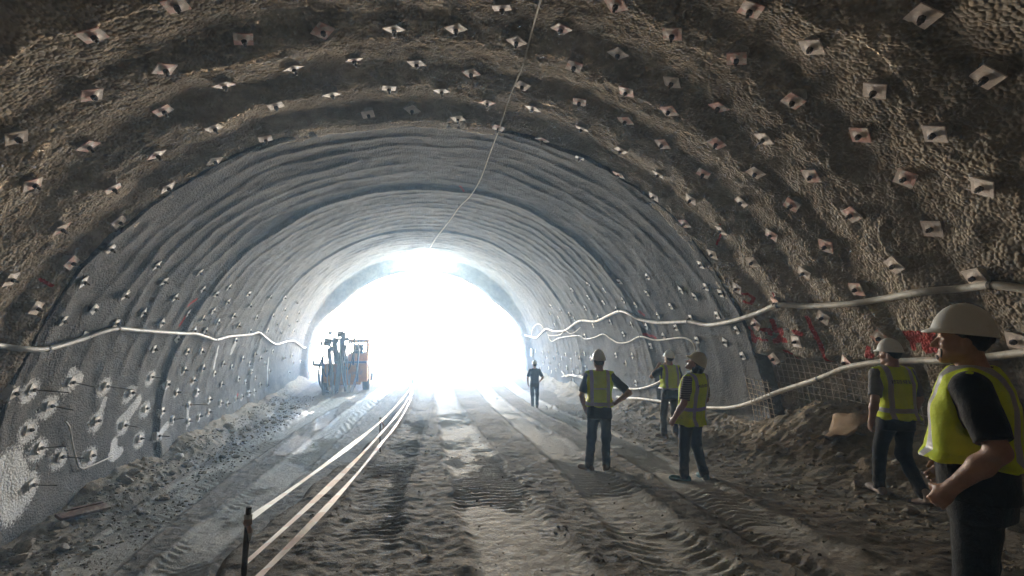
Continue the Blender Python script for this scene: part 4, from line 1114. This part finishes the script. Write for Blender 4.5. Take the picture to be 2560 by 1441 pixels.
CAST = [
    dict(at=(2.69, 7.09), rz=-0.25, label='person in lettered vest standing with one hand on hip, back turned, white hard hat', h=0.011, shirt=M_NAVY, trousers=M_JEANS, vest=M_VEST_LINE, shoe=M_SHOE_TAN, shirt_tail=0.80, vest_hem=0.99, scale=1.0,
         J=dict(elL=(-0.27, -0.03, 1.14), wrL=(-0.21, 0.08, 0.92), handL=dict(dir=(0.25, 0.45, -0.8), palm=(0.8, -0.3, 0), curl=0.5), elR=(0.44, -0.10, 1.19), wrR=(0.235, 0.0, 1.02), handR=dict(dir=(-0.7, 0.6, -0.3), palm=(-0.3, -0.4, -0.6), thumb=(0, -0.5, 0.8), curl=0.3),
                knL=(-0.12, 0.03, 0.50), anL=(-0.17, -0.02, 0.095), knR=(0.10, 0.03, 0.50), anR=(0.09, 0.02, 0.095), toeL=(-0.75, 0.7, 0), toeR=(0.1, 1, 0), head_rot=(0.22, 0.0, 0))),
    dict(at=(4.17, 17.68), rz=-0.2, label='person in dark shirt walking off beside the lined wall towards the portal', h=0.016, shirt=M_NAVY, trousers=M_DARK, vest=None, shoe=M_SHOE_DARK, scale=0.95,
         J=dict(elL=(-0.28, -0.10, 1.15), wrL=(-0.26, -0.02, 0.90), elR=(0.32, -0.08, 1.16), wrR=(0.24, 0.12, 1.02), knL=(-0.09, 0.06, 0.50), anL=(-0.08, 0.02, 0.095), knR=(0.10, 0.02, 0.50), anR=(0.09, -0.12, 0.095))),
    dict(at=(5.02, 9.20), rz=-0.05, label='person in yellow vest and grey trousers, arms raised to the face, beside the lined wall', h=0.013, shirt=M_NAVY, trousers=M_KHAKI, vest=M_VEST, shoe=M_SHOE_TAN, scale=0.97, shirt_tail=0.82, vest_hem=1.02,
         J=dict(elL=(-0.36, 0.10, 1.26), wrL=(-0.15, 0.24, 1.46), handL=dict(dir=(0.5, 0.3, 0.7), palm=(0.6, 0.3, -0.5), thumb=(0.3, -0.6, 0.5), curl=0.8), elR=(0.32, 0.16, 1.22), wrR=(0.11, 0.27, 1.45), handR=dict(dir=(-0.5, 0.3, 0.7), palm=(-0.6, 0.3, -0.5), thumb=(-0.3, -0.6, 0.5), curl=0.8),
                knL=(-0.13, 0.05, 0.50), anL=(-0.17, -0.05, 0.095), knR=(0.11, 0.04, 0.50), anR=(0.12, 0.02, 0.095), toeL=(-0.5, 0.8, 0), toeR=(0.4, 0.9, 0), head_rot=(0.35, 0.06, 0))),
    dict(at=(3.69, 6.20), rz=0.45, label='long haired person in striped shirt and vest tipping the head back to look up', h=0.010, shirt=M_STRIPED, trousers=M_JEANS, vest=M_VEST_TEXT, hat=M_HAT_TAN, shoe=M_SHOE_TEAL, hair='long', scale=0.98, bulk=1.08, vest_hem=0.80, shirt_tail=0.86,
         J=dict(lean=(0.02, -0.07), head=(0.0, -0.01, 1.645), head_rot=(0.42, 0.52, 0), elL=(-0.28, -0.08, 1.12), wrL=(-0.25, 0.10, 0.88), handL=dict(curl=0.5), elR=(0.29, -0.06, 1.12), wrR=(0.26, 0.12, 0.92), handR=dict(curl=0.6),
                knL=(-0.10, 0.05, 0.50), anL=(-0.10, 0.06, 0.095), knR=(0.11, 0.00, 0.50), anR=(0.15, -0.10, 0.10), toeL=(-0.5, 0.85, 0), toeR=(0.5, 0.85, 0))),
    dict(at=(5.40, 4.72), rz=-0.22, label='person in lettered vest and grey sleeved shirt walking past the soil heap, back turned', h=0.010, shirt=M_GREY, trousers=M_DARK, vest=M_VEST_TEXT, shoe=M_SHOE_PALE, scale=1.0, vest_hem=0.93, bulk=1.05,
         J=dict(lean=(0.0, 0.03), head_rot=(0.62, -0.06, 0), elL=(-0.29, -0.09, 1.14), wrL=(-0.28, 0.00, 0.88), handL=dict(curl=0.55), elR=(0.29, 0.02, 1.13), wrR=(0.27, 0.16, 0.92), handR=dict(curl=0.6),
                knL=(-0.09, 0.16, 0.53), anL=(-0.09, 0.20, 0.095), knR=(0.09, 0.04, 0.49), anR=(0.08, -0.26, 0.15), toeR=(0.05, 0.9, -0.42))),
    dict(at=(2.74, 1.98), rz=0.56, label='stocky bearded person in black shirt and striped vest, fist held at the thigh', h=0.0075, shirt=M_BLACK, trousers=M_BLACK, vest=M_VEST, shoe=M_SHOE_DARK, scale=1.0, bulk=1.11, belly=0.02, vest_hem=1.06, shirt_tail=0.88, eyes=True, beard=True,
         J=dict(head_rot=(0.14, 0.02, 0), head=(0, 0.03, 1.650), elL=(-0.295, -0.09, 1.16), wrL=(-0.275, 0.085, 0.95), handL=dict(dir=(0.05, 0.55, -0.8), palm=(0.9, -0.1, 0), thumb=(0.1, 0.8, 0.5), curl=1.25), elR=(0.33, -0.05, 1.13), wrR=(0.30, 0.14, 0.93), handR=dict(curl=0.9),
                knL=(-0.13, 0.03, 0.50), anL=(-0.15, -0.02, 0.095), knR=(0.13, 0.03, 0.50), anR=(0.16, 0.06, 0.095))),
    dict(at=(5.25, 52.0), rz=2.6, label='tiny person standing on the bright ground outside the portal', h=0.03, shirt=M_STRIPED, trousers=M_KHAKI, vest=None, shoe=M_SHOE_DARK, scale=0.95,
         J=dict(elL=(-0.26, -0.03, 1.13), wrL=(-0.25, 0.06, 0.88), elR=(0.26, -0.03, 1.13), wrR=(0.25, 0.06, 0.88), knL=(-0.09, 0.02, 0.5), anL=(-0.10, 0, 0.095), knR=(0.09, 0.02, 0.5), anR=(0.10, 0, 0.095))),
]
for c in CAST:
    c = dict(c); x, y = c.pop('at'); rz = c.pop('rz'); label = c.pop('label'); J = c.pop('J')
    z = (gz(x, y) if y < 30 else float(terrain_z(np.array(x), np.array(y)))) - 0.012
    if y < 30:      # settle both feet on the uneven floor
        zs = []
        for k in 'LR':
            a = J['an' + k]; zs.append(gz(x + a[0] * math.cos(rz) - a[1] * math.sin(rz), y + a[0] * math.sin(rz) + a[1] * math.cos(rz)))
        z = sum(zs) / 2 - 0.015
    person((x, y, z), rz, label, J, **c)
# ------------------------------------------------------------------ drilling rig parked on the lane
M_ORANGE = simple('rig_orange', (0.62, 0.25, 0.06), 0.5, var=0.2, scale=3, dirt=(0.25, 0.17, 0.10)); M_CREAM = simple('rig_cream', (0.55, 0.47, 0.36), 0.5, var=0.15, scale=4, dirt=(0.35, 0.27, 0.2))
M_STEEL = simple('rig_steel', (0.17, 0.17, 0.18), 0.45, 0.5, var=0.3, scale=6, dirt=(0.2, 0.16, 0.12)); M_TYRE = simple('rubber', (0.03, 0.03, 0.03), 0.8, var=0.3, dirt=(0.14, 0.11, 0.08))
M_RHOSE = simple('rig_hose', (0.035, 0.035, 0.04), 0.45, var=0.2); M_RHOSE_L = simple('rig_hose_pale', (0.40, 0.42, 0.45), 0.4, var=0.2)
M_GLASS = new_mat('cab_glass')[0]; _b = M_GLASS.node_tree.nodes['Principled BSDF']; _b.inputs['Transmission Weight'].default_value = 0.95; _b.inputs['Roughness'].default_value = 0.05; _b.inputs['Base Color'].default_value = (0.8, 0.85, 0.85, 1); _b.inputs['IOR'].default_value = 1.05
rig = empty('drilling_rig', (-3.72, 25.0, 0.0), (0, 0, 0.06))
mb = MB(); mb.box((0, 3.0, 0.98), (2.15, 5.9, 0.92)); mb.box((0, 3.0, 0.50), (1.5, 5.6, 0.25)); mb.build('chassis', M_ORANGE, rig, bevel=0.03)
mb = MB(); mb.box((0.3, 0.055, 1.50), (1.5, 0.18, 0.10)); mb.box((0, -0.03, 0.95), (0.10, 0.06, 0.8)); mb.box((0.6, -0.03, 0.95), (0.10, 0.06, 0.8)); mb.build('rear_frame', M_STEEL, rig, bevel=0.01)
fl = MB(); fl.box((1.105, 1.9, 1.0), (0.06, 3.0, 0.80)); flank = fl.build('side_panel', M_CREAM, rig, bevel=0.012)
for k in range(8):
    m2 = MB(); m2.tube([(1.13, 0.75 + 0.32 * k, 0.72 + 0.28 * (k % 3)), (1.150, 0.75 + 0.32 * k, 0.72 + 0.28 * (k % 3))], 0.045, 8); m2.build('access_hole', M_STEEL, flank)
cab = MB()
for (x, y) in ((0.12, 0.85), (1.02, 0.85), (0.12, 2.2), (1.02, 2.2)): cab.box((x, y, 1.99), (0.09, 0.09, 1.08))
cab.box((0.57, 1.52, 2.56), (1.08, 1.56, 0.07)); cab.box((0.57, 0.83, 1.66), (0.82, 0.06, 0.42)); cab.box((0.57, 2.22, 1.66), (0.82, 0.06, 0.42)); cab.box((1.03, 1.52, 1.66), (0.05, 1.26, 0.42)); cab.box((0.57, 0.83, 2.48), (0.82, 0.06, 0.10))
cabo = cab.build('cab', M_ORANGE, rig, bevel=0.012)
g = MB(); g.box((0.57, 0.84, 2.15), (0.80, 0.012, 0.56)); g.build('window', M_GLASS, cabo)
g = MB(); g.box((1.03, 1.52, 2.15), (0.012, 1.24, 0.56)); g.build('window', M_GLASS, cabo)
g = MB(); g.box((0.55, 1.7, 1.72), (0.45, 0.45, 0.5)); g.box((0.55, 1.92, 2.05), (0.42, 0.10, 0.5)); g.build('seat', M_RHOSE, cabo, bevel=0.04)
for (x, y) in ((-0.98, 1.05), (0.98, 1.05), (-0.98, 4.7), (0.98, 4.7)):
    t = MB(); sg = 1 if x > 0 else -1
    t.tube([(x - sg * 0.17, y, 0.55), (x - sg * 0.15, y, 0.55), (x + sg * 0.15, y, 0.55), (x + sg * 0.17, y, 0.55)], [0.48, 0.55, 0.55, 0.47], 28)
    wh = t.build('wheel', M_TYRE, rig, True)
    t = MB(); t.tube([(x + sg * 0.168, y, 0.55), (x + sg * 0.19, y, 0.55)], [0.30, 0.22], 18); t.build('rim', M_ORANGE, wh)
# mast, booms and feed beams gathered upright at the back
def boom(name, pts, r, extra=None):
    m = MB(); m.tube(pts, r, 10); o = m.build(name, M_STEEL, rig, True); return o
b1 = boom('boom', [(-0.35, 0.4, 1.4), (-0.42, -0.1, 2.0), (-0.50, -0.25, 2.65)], [0.17, 0.15, 0.12])
b2 = boom('boom', [(0.05, 0.4, 1.4), (-0.08, -0.2, 1.95), (-0.15, -0.35, 2.70)], [0.15, 0.14, 0.11])
f1 = MB(); f1.box((-0.18, -0.42, 1.55), (0.20, 0.22, 2.9), Matrix.Rotation(0.10, 3, 'Y')); f1.box((-0.02, -0.46, 1.0), (0.14, 0.12, 1.7), Matrix.Rotation(-0.16, 3, 'Y')); f1.build('feed_beam', M_STEEL, rig, bevel=0.01)
f2 = MB(); f2.box((-0.62, -0.32, 1.30), (0.16, 0.20, 1.9), Matrix.Rotation(-0.10, 3, 'Y')); f2.build('feed_beam', M_STEEL, rig, bevel=0.01)
rr = random.Random(5)
for (x, z, sx, sz) in ((-0.78, 2.52, 0.34, 0.36), (-0.42, 2.62, 0.30, 0.22), (-0.20, 2.92, 0.30, 0.26), (-1.05, 2.48, 0.10, 0.22), (-0.60, 2.20, 0.22, 0.26), (0.06, 2.66, 0.28, 0.16), (-0.66, 2.98, 0.18, 0.16), (-0.02, 2.25, 0.24, 0.30)):
    m = MB(); m.box((x, -0.35 + rr.uniform(-.1, .1), z), (sx, 0.26, sz), Matrix.Rotation(rr.uniform(-.3, .3), 3, 'Y')); m.tube([(x - sx * 0.4, -0.5, z), (x + sx * 0.4, -0.5, z + 0.05)], 0.05, 8); m.build('drifter', M_STEEL, rig, bevel=0.015)
def rhose(pts, r, mat): m = MB(); m.tube(catmull(pts, 8), r, 8); m.build('hydraulic_hose', mat, rig, True)
for (x0, z0, x1, z1, low, r, mt, y) in ((-0.95, 1.95, -0.85, 0.4, 0.05, 0.05, M_RHOSE, -0.5), (-0.75, 2.0, -0.45, 1.1, 0.10, 0.022, M_RHOSE_L, -0.62), (-0.50, 1.5, -0.25, 0.2, 0.10, 0.022, M_RHOSE_L, -0.64), (0.10, 2.2, 0.30, 1.0, 0.12, 0.022, M_RHOSE_L, -0.60), (0.15, 2.1, 0.62, 1.3, 0.12, 0.022, M_RHOSE_L, -0.56), (-0.2, 2.4, 0.72, 2.2, 0.10, 0.022, M_RHOSE_L, -0.52), (-0.05, 2.3, 0.46, 2.6, 1.2, 0.028, M_RHOSE, -0.45), (-0.9, 1.5, -0.6, 1.6, 0.9, 0.03, M_RHOSE, -0.55)):
    rhose([(x0, y, z0), (x0 * 0.8 + x1 * 0.2 - 0.03, y - 0.05, z0 * 0.35 + low * 0.65), (x0 * 0.5 + x1 * 0.5, y - 0.02, low), (x1 * 0.85 + x0 * 0.15, y, z1 * 0.4 + low * 0.6), (x1, y + 0.05, z1)], r, mt)
rhose([(-0.95, -0.4, 1.9), (-1.12, -0.45, 1.3), (-1.10, -0.45, 0.7), (-0.9, -0.45, 0.25), (-0.55, -0.4, 0.10)], 0.05, M_RHOSE)
rhose([(-0.3, -0.4, 2.75), (-0.05, -0.4, 3.12), (0.25, -0.35, 3.10), (0.42, -0.3, 2.85), (0.45, -0.3, 2.2), (0.42, -0.3, 1.4)], 0.045, M_RHOSE)
rhose([(0.62, -0.2, 2.62), (0.64, -0.22, 2.0), (0.60, -0.25, 1.2), (0.5, -0.25, 0.3)], 0.035, M_RHOSE)
o = MB(); o.box((-1.25, 0.3, 1.38), (0.55, 0.3, 0.14), Matrix.Rotation(0.12, 3, 'Y')); o.box((-1.48, 0.3, 1.50), (0.10, 0.28, 0.22)); o.build('step_arm', M_RHOSE_L, rig, bevel=0.02)
a = MB(); a.tube([(1.2, 3.2, 1.5), (1.22, 3.2, 0.45)], 0.03, 8); a.box((1.22, 3.2, 0.42), (0.14, 0.14, 0.06)); a.build('outrigger', M_STEEL, rig)
tag(rig, 'orange drilling rig with upright booms and drooping hoses by the portal', 'drilling rig')
# ------------------------------------------------------------------ tape barrier along the brink
M_POST = simple('post_steel', (0.075, 0.055, 0.045), 0.7, 0.2, var=0.4, scale=20, dirt=(0.16, 0.12, 0.09))
def tape_mat():
    m, nt, bs, out = new_mat('barrier_tape')
    v = world_pos(nt); s = N(nt, 'ShaderNodeSeparateXYZ'); L(nt, v, s.inputs[0])
    q = math_n(nt, 'FRACT', math_n(nt, 'ADD', math_n(nt, 'MULTIPLY', s.outputs[1], 2.2), math_n(nt, 'MULTIPLY', s.outputs[2], 6.0)))
    c = mix(nt, vramp(nt, q, 0.50, 0.53), (0.78, 0.72, 0.65), (0.66, 0.42, 0.33))
    c = mix(nt, vramp(nt, tex_noise(nt, v, 5, 5, 0.7), 0.45, 0.65, 0, 0.2), c, (0.6, 0.55, 0.48))
    L(nt, c, bs.inputs['Base Color']); bs.inputs['Roughness'].default_value = 0.42; bs.inputs['Specular IOR Level'].default_value = 0.5
    tr = N(nt, 'ShaderNodeBsdfTranslucent'); L(nt, c, tr.inputs[0]); mx = N(nt, 'ShaderNodeMixShader'); mx.inputs[0].default_value = 0.35
    L(nt, bs.outputs[0], mx.inputs[1]); L(nt, tr.outputs[0], mx.inputs[2]); L(nt, mx.outputs[0], out.inputs[0])
    return m
M_TAPE = tape_mat()
POSTS = [(-1.05, 3.22, 0.66), (-0.72, 9.2, 0.62), (-0.45, 18.0, 0.74), (-0.36, 21.8, 0.78)]
tops = []
WHERE = ['at the deep end of the brink', 'second along from the deep end of the tape barrier', 'third along, where the tape bends', 'last one, where the brink runs out near the portal']
for k, (x, y, hgt) in enumerate(POSTS):
    z = gz(x, y)
    p = empty('tape_post', (x, y, z)); lx = -0.035 if k == 0 else 0.01
    m = MB(); m.tube([(0, 0, -0.25), (lx * -0.6, 0, hgt * 0.5), (-lx, 0, hgt)], 0.017 if k == 0 else 0.012, 8); m.build('stake', M_POST, p, True)
    m = MB(); m.tube([(-lx * 0.9, 0, hgt - 0.10), (-lx * 0.95, 0, hgt - 0.04)], 0.024 if k == 0 else 0.018, 8); m.tube([(0.02, 0.0, hgt - 0.08), (0.05, -0.01, hgt - 0.14), (0.045, 0.0, hgt - 0.20)], [0.018, 0.014, 0.006], 6); m.build('knot', M_TAPE, p, True)
    tag(p, 'dark steel stake holding barrier tape, ' + WHERE[k], 'stake', 'barrier stakes')
    tops.append((x, y, z))
HTS = [(0.58, 0.56, 0.64, 0.62), (0.33, 0.35, 0.40, 0.42), (0.17, 0.16, 0.17, 0.25)]
TL = ['topmost strip of red and white barrier tape along the brink', 'middle strip of red and white barrier tape along the brink', 'lowest strip of red and white barrier tape along the brink']
for t in range(3):
    pts = [Vector((x + 0.02, y, z + HTS[t][k])) for k, (x, y, z) in enumerate(tops)]
    if t == 2: pts = [Vector((-1.08, 1.0, gz(-1.08, 1.0) + 0.22))] + pts
    root_p = pts[0].copy(); V = []; fan = []
    for a, b in zip(pts[:-1], pts[1:]):
        n = 16
        for i in range(n + 1):
            if i == 0 and a is not pts[0]: continue
            u = i / n; p = a.lerp(b, u); p.z -= 0.10 * (b - a).length / 8 * 4 * u * (1 - u) * (0.35 + 0.25 * t)
            tw = 0.35 * math.sin(u * 5 + t * 2 + a.y) - 0.95
            w = 0.021 * (1 - 0.35 * math.sin(u * 9 + t))
            V.append((p, Vector((math.sin(tw), 0, math.cos(tw))) * w))
    P4 = np.array([[tuple(p - root_p + w), tuple(p - root_p - w)] for p, w in V])
    o = link('barrier_tape', grid_mesh('barrier_tape', P4), M_TAPE); o.location = root_p
    tag(o, TL[t], 'tape')

# ------------------------------------------------------------------ reinforcement mesh at the unfinished foot of the wall
M_REBAR = simple('mesh_bar', (0.50, 0.42, 0.32), 0.6, 0.0, var=0.35, scale=12)
def mesh_panel(label, ys, ss_, jit, fn, off, r):
    P0, n0 = fn(ys[0], ss_[0], off); root = empty('wire_mesh', P0)
    rj = random.Random(11)
    def pt(y, s, o=0.0):
        x, z = prof(s); nx, nz = prof_n(s); d = off + o
        return (float(x + centre(y) + nx * d - P0[0]), float(y - P0[1]), float(z + nz * d - P0[2]))
    for s in ss_:
        m = MB(); m.tube([pt(y + 0.0, s + 0.015 * math.sin(y * 3 + s * 5), rj.uniform(-.006, .006)) for y in np.linspace(ys[0] - rj.random() * jit, ys[-1] + rj.random() * jit, 7)], r, 6); m.build('bar', M_REBAR, root, True)
    for y in ys:
        m = MB(); m.tube([pt(y + 0.02 * math.sin(s * 4 + y), s, 0.012 + rj.uniform(-.006, .006)) for s in np.linspace(ss_[0] - rj.random() * jit, ss_[-1] + rj.random() * jit, 6)], r, 6); m.build('bar', M_REBAR, root, True)
    return tag(root, label, 'wire mesh')
mesh_panel('wide wire mesh bared across the foot of the rough wall above the soil heap', list(np.arange(5.75, 8.55, 0.135)), list(np.arange(21.12, 22.05, 0.125)), 0.08, wall_near, -0.10, 0.0075)
mesh_panel('narrow wire mesh standing on edge at the end of the grey lining', list(np.arange(8.30, 9.05, 0.125)), list(np.arange(21.62, 23.0, 0.115)), 0.05, both_wall, 0.30, 0.0075)

# ------------------------------------------------------------------ loose stones
M_STONE = simple('stone', (0.30, 0.25, 0.19), 0.9, var=0.4, scale=5, bumps=0.8, bscale=18); M_STONE_PALE = simple('pale_stone', (0.58, 0.54, 0.48), 0.85, var=0.25, scale=6, bumps=0.7, bscale=20)
def stone_mesh(seed, mat, sub=2):
    r = random.Random(seed); bm = bmesh.new(); bmesh.ops.create_icosphere(bm, subdivisions=sub, radius=1.0)
    sx, sy, sz = r.uniform(.8, 1.25), r.uniform(.65, 1.0), r.uniform(.5, .8)
    cuts = [(Vector((r.uniform(-1, 1), r.uniform(-1, 1), r.uniform(-1, 1))).normalized(), r.uniform(.55, .85)) for _ in range(7)]
    for v in bm.verts:
        for n, d in cuts:
            k = v.co.dot(n) - d
            if k > 0: v.co -= n * k
        v.co *= 1 + 0.12 * mnoise.noise(v.co * 2.5 + Vector((seed, 0, 0)))
        v.co = Vector((v.co.x * sx, v.co.y * sy, v.co.z * sz))
    me = bpy.data.meshes.new('stone'); bm.to_mesh(me); bm.free(); me.materials.append(mat); return me
STONES = [stone_mesh(k, M_STONE) for k in range(6)] ; PALE = [stone_mesh(40 + k, M_STONE_PALE) for k in range(3)]
rs = random.Random(21)
def put_stone(x, y, size, meshes, label, group):
    o = link('stone', rs.choice(meshes)); z = gz(x, y)
    o.location = (x, y, z + size * 0.25); o.scale = (size, size, size); o.rotation_euler = (rs.uniform(-.5, .5), rs.uniform(-.5, .5), rs.uniform(0, 6.3))
    big = 'fist sized ' if size < 0.075 else 'head sized '
    tag(o, big + label, 'stone', big + group)
for k in range(125):
    y = 7.6 + 15.5 * rs.random() ** 1.25; d = rs.random()
    x = float(centre(y)) - 6.45 + 1.25 * d ** 1.2 + rs.uniform(-.1, .1)
    pale = rs.random() < 0.14
    sz = put_stone(x, y, rs.choice((0.04, 0.05, 0.06, 0.075, 0.09, 0.13)) * (1.25 - 0.5 * d), PALE if pale else STONES, ('pale stone' if pale else 'brown stone') + ' in the rubble at the foot of the lane wall', ('pale' if pale else 'brown') + ' lane rubble stones')
for k in range(95):
    y = 2.6 + 13 * rs.random() ** 1.2; d = rs.random()
    x = float(centre(y)) + 6.25 - 1.9 * d ** 1.3
    if (x - 5.4) ** 2 + (y - 4.72) ** 2 < 0.2 or (x - 5.02) ** 2 + (y - 9.2) ** 2 < 0.2: continue
    pale = rs.random() < 0.10
    sz = put_stone(x, y, rs.choice((0.035, 0.045, 0.06, 0.07, 0.10)) * (1.3 - 0.6 * d), PALE if pale else STONES, ('pale stone' if pale else 'brown stone') + ' in the muck below the graffiti wall', ('pale' if pale else 'brown') + ' muck stones')
# crumbs and clods too many to count
def scatter(name, n, place, sizes, mat, label):
    base = []
    for k in range(5):
        me = stone_mesh(70 + k, mat, 1); base.append((np.array([v.co for v in me.vertices]), np.array([p.vertices for p in me.polygons])))
        bpy.data.meshes.remove(me)
    V, Fc, c = [], [], 0
    r = np.random.RandomState(9)
    xs, ys = place(r, n); zs = ground(xs, ys)
    for i in range(n):
        v, f = base[i % 5]; s = sizes[0] + (sizes[1] - sizes[0]) * r.rand() ** 3
        a = r.rand() * 6.3; M = np.array([[math.cos(a), -math.sin(a), 0], [math.sin(a), math.cos(a), 0], [0, 0, 1]])
        V.append((v @ M.T) * s + np.array((xs[i], ys[i], zs[i] + s * 0.2))); Fc.append(f + c); c += len(v)
    me = np_mesh(name, np.concatenate(V), np.concatenate(Fc), False)
    tag(link(name, me, mat), label, 'rubble', kind='stuff')
def lane_edge(r, n):
    y = 7.4 + 17 * r.rand(n) ** 1.3; return centre(y) - 6.5 + 1.7 * r.rand(n) ** 1.4, y
def muck_edge(r, n):
    y = 2.2 + 16 * r.rand(n) ** 1.3; return centre(y) + 6.5 - 2.6 * r.rand(n) ** 1.5, y
def floor_all(r, n):
    y = 2.6 + 12 * r.rand(n) ** 1.4; return -1.2 + 6.5 * r.rand(n), y
scatter('rubble', 2600, lane_edge, (0.012, 0.05), M_STONE, 'fine rubble strewn along the foot of the lane wall')
scatter('rubble', 2600, muck_edge, (0.012, 0.045), M_STONE, 'fine brown muck crumbs below the graffiti wall')
M_CLOD = simple('clod', (0.15, 0.125, 0.095), 0.95, var=0.4, scale=20, bumps=0.6, bscale=60)
scatter('rubble', 1100, floor_all, (0.006, 0.022), M_CLOD, 'dark mud clods thrown about the ramp')

# ------------------------------------------------------------------ odds and ends
def bent_sheet(name, pos, rot, size, thick, mat, label, cat, bend, ragged, seed, group=None):
    r = random.Random(seed); n = 10; V = []
    for i in range(n + 1):
        for j in range(n + 1):
            u, v = i / n - 0.5, j / n - 0.5
            e = 1 + ragged * (mnoise.noise(Vector((u * 5, v * 5, seed))) if max(abs(u), abs(v)) > 0.42 else 0)
            V.append((u * size[0] * e, v * size[1] * e, bend * (u * u * 2 + 0.6 * v * u - v * v * 0.7) + 0.3 * bend * mnoise.noise(Vector((u * 3, v * 3, seed + 4)))))
    o = link(name, grid_mesh(name, np.array(V).reshape(n + 1, n + 1, 3)), mat); o.location = pos; o.rotation_euler = rot
    s = o.modifiers.new('thick', 'SOLIDIFY'); s.thickness = thick
    return tag(o, label, cat, group)
M_BOARD = simple('fibreboard', (0.46, 0.31, 0.19), 0.85, var=0.2, scale=5, dirt=(0.34, 0.24, 0.15)); M_WOOD = simple('old_plank', (0.17, 0.085, 0.055), 0.85, var=0.4, scale=9, dirt=(0.34, 0.27, 0.21)); M_PAPER = simple('paper', (0.72, 0.72, 0.70), 0.8, var=0.08)
bx, by = 6.12, 6.22
bent_sheet('fibreboard_sheet', (bx, by, gz(bx, by) + 0.17), (-0.30, -0.48, 0.25), (0.62, 0.50), 0.008, M_BOARD, 'torn tan fibreboard sheet lying on the soil heap', 'board', 0.16, 0.25, 3)
m = MB(); m.box((0, 0, 0), (0.78, 0.20, 0.05)); m.box((0.06, 0.12, 0.03), (0.6, 0.05, 0.03)); pk = m.build('plank', M_WOOD, None, bevel=0.008)
px_, py_ = -5.95, 10.15; pk.location = (px_, py_, gz(px_, py_) + 0.12); pk.rotation_euler = (0.25, 0.10, 1.05); tag(pk, 'dark splintered plank lying on the rubble by the lane wall', 'plank')
SCR = [(0.05, 4.1), (-0.9, 7.4), (0.12, 9.0), (0.25, 11.0), (3.2, 20.5), (-1.9, 23.5), (-3.1, 15.2), (1.2, 5.6)]
for k, (x, y) in enumerate(SCR):
    bent_sheet('paper_scrap', (x, y, gz(x, y) + 0.025), (rs.uniform(-.3, .3), rs.uniform(-.3, .3), rs.uniform(0, 3)), (0.10 + 0.06 * (y > 15), 0.06), 0.002, M_PAPER, 'white scrap of paper trodden into the muddy floor', 'litter', 0.06, 0.3, 30 + k, 'paper scraps on the floor')
m = MB(); m.box((0, 0, 0), (0.10, 0.34, 0.44)); wp, wn_ = wall(29.0, PLEN - 3.1, 0.06); bo = m.build('meter_box', M_PAPER, None, bevel=0.015); bo.location = tuple(wp); tag(bo, 'small white box fixed to the lined wall near the portal', 'box')
# red bucket barrier outside
M_RED = simple('red_plastic', (0.55, 0.05, 0.05), 0.5, var=0.1)
wx, wy = 3.05, 48.0; wz = float(terrain_z(np.array(wx), np.array(wy)))
bk_ = empty('barrier_barrel', (wx, wy, wz))
m = MB(); m.tube([(0, 0, 0), (0, 0, 0.04), (0, 0, 0.50), (0, 0, 0.58), (0, 0, 0.62)], [0.24, 0.24, 0.19, 0.17, 0.10], 18); m.build('drum', M_RED, bk_, True)
m = MB(); m.tube([(0, 0, -0.02), (0, 0, 0.03)], 0.29, 18); m.build('base', M_TYRE, bk_)
tag(bk_, 'red plastic barrier drum on the bright ground outside', 'barrel')
# ------------------------------------------------------------------ dusty air, tinted blue to stand in for lens veil too
mb = MB(); mb.box((0, 124, 16.0), (470, 276, 44.0))
hz_m = bpy.data.materials.new('dust_and_veil'); hz_m.use_nodes = True
hn = hz_m.node_tree.nodes; hn.clear()
ho = hn.new('ShaderNodeOutputMaterial'); pv = hn.new('ShaderNodeVolumePrincipled')
pv.inputs['Color'].default_value = (0.43, 0.68, 1.0, 1); pv.inputs['Density'].default_value = 0.0074; pv.inputs['Anisotropy'].default_value = 0.5
hz_m.node_tree.links.new(pv.outputs[0], ho.inputs['Volume'])
hz = mb.build('haze', hz_m); tag(hz, 'thin dust haze filling the air, tinted blue to add a lens veil', 'haze', kind='stuff')
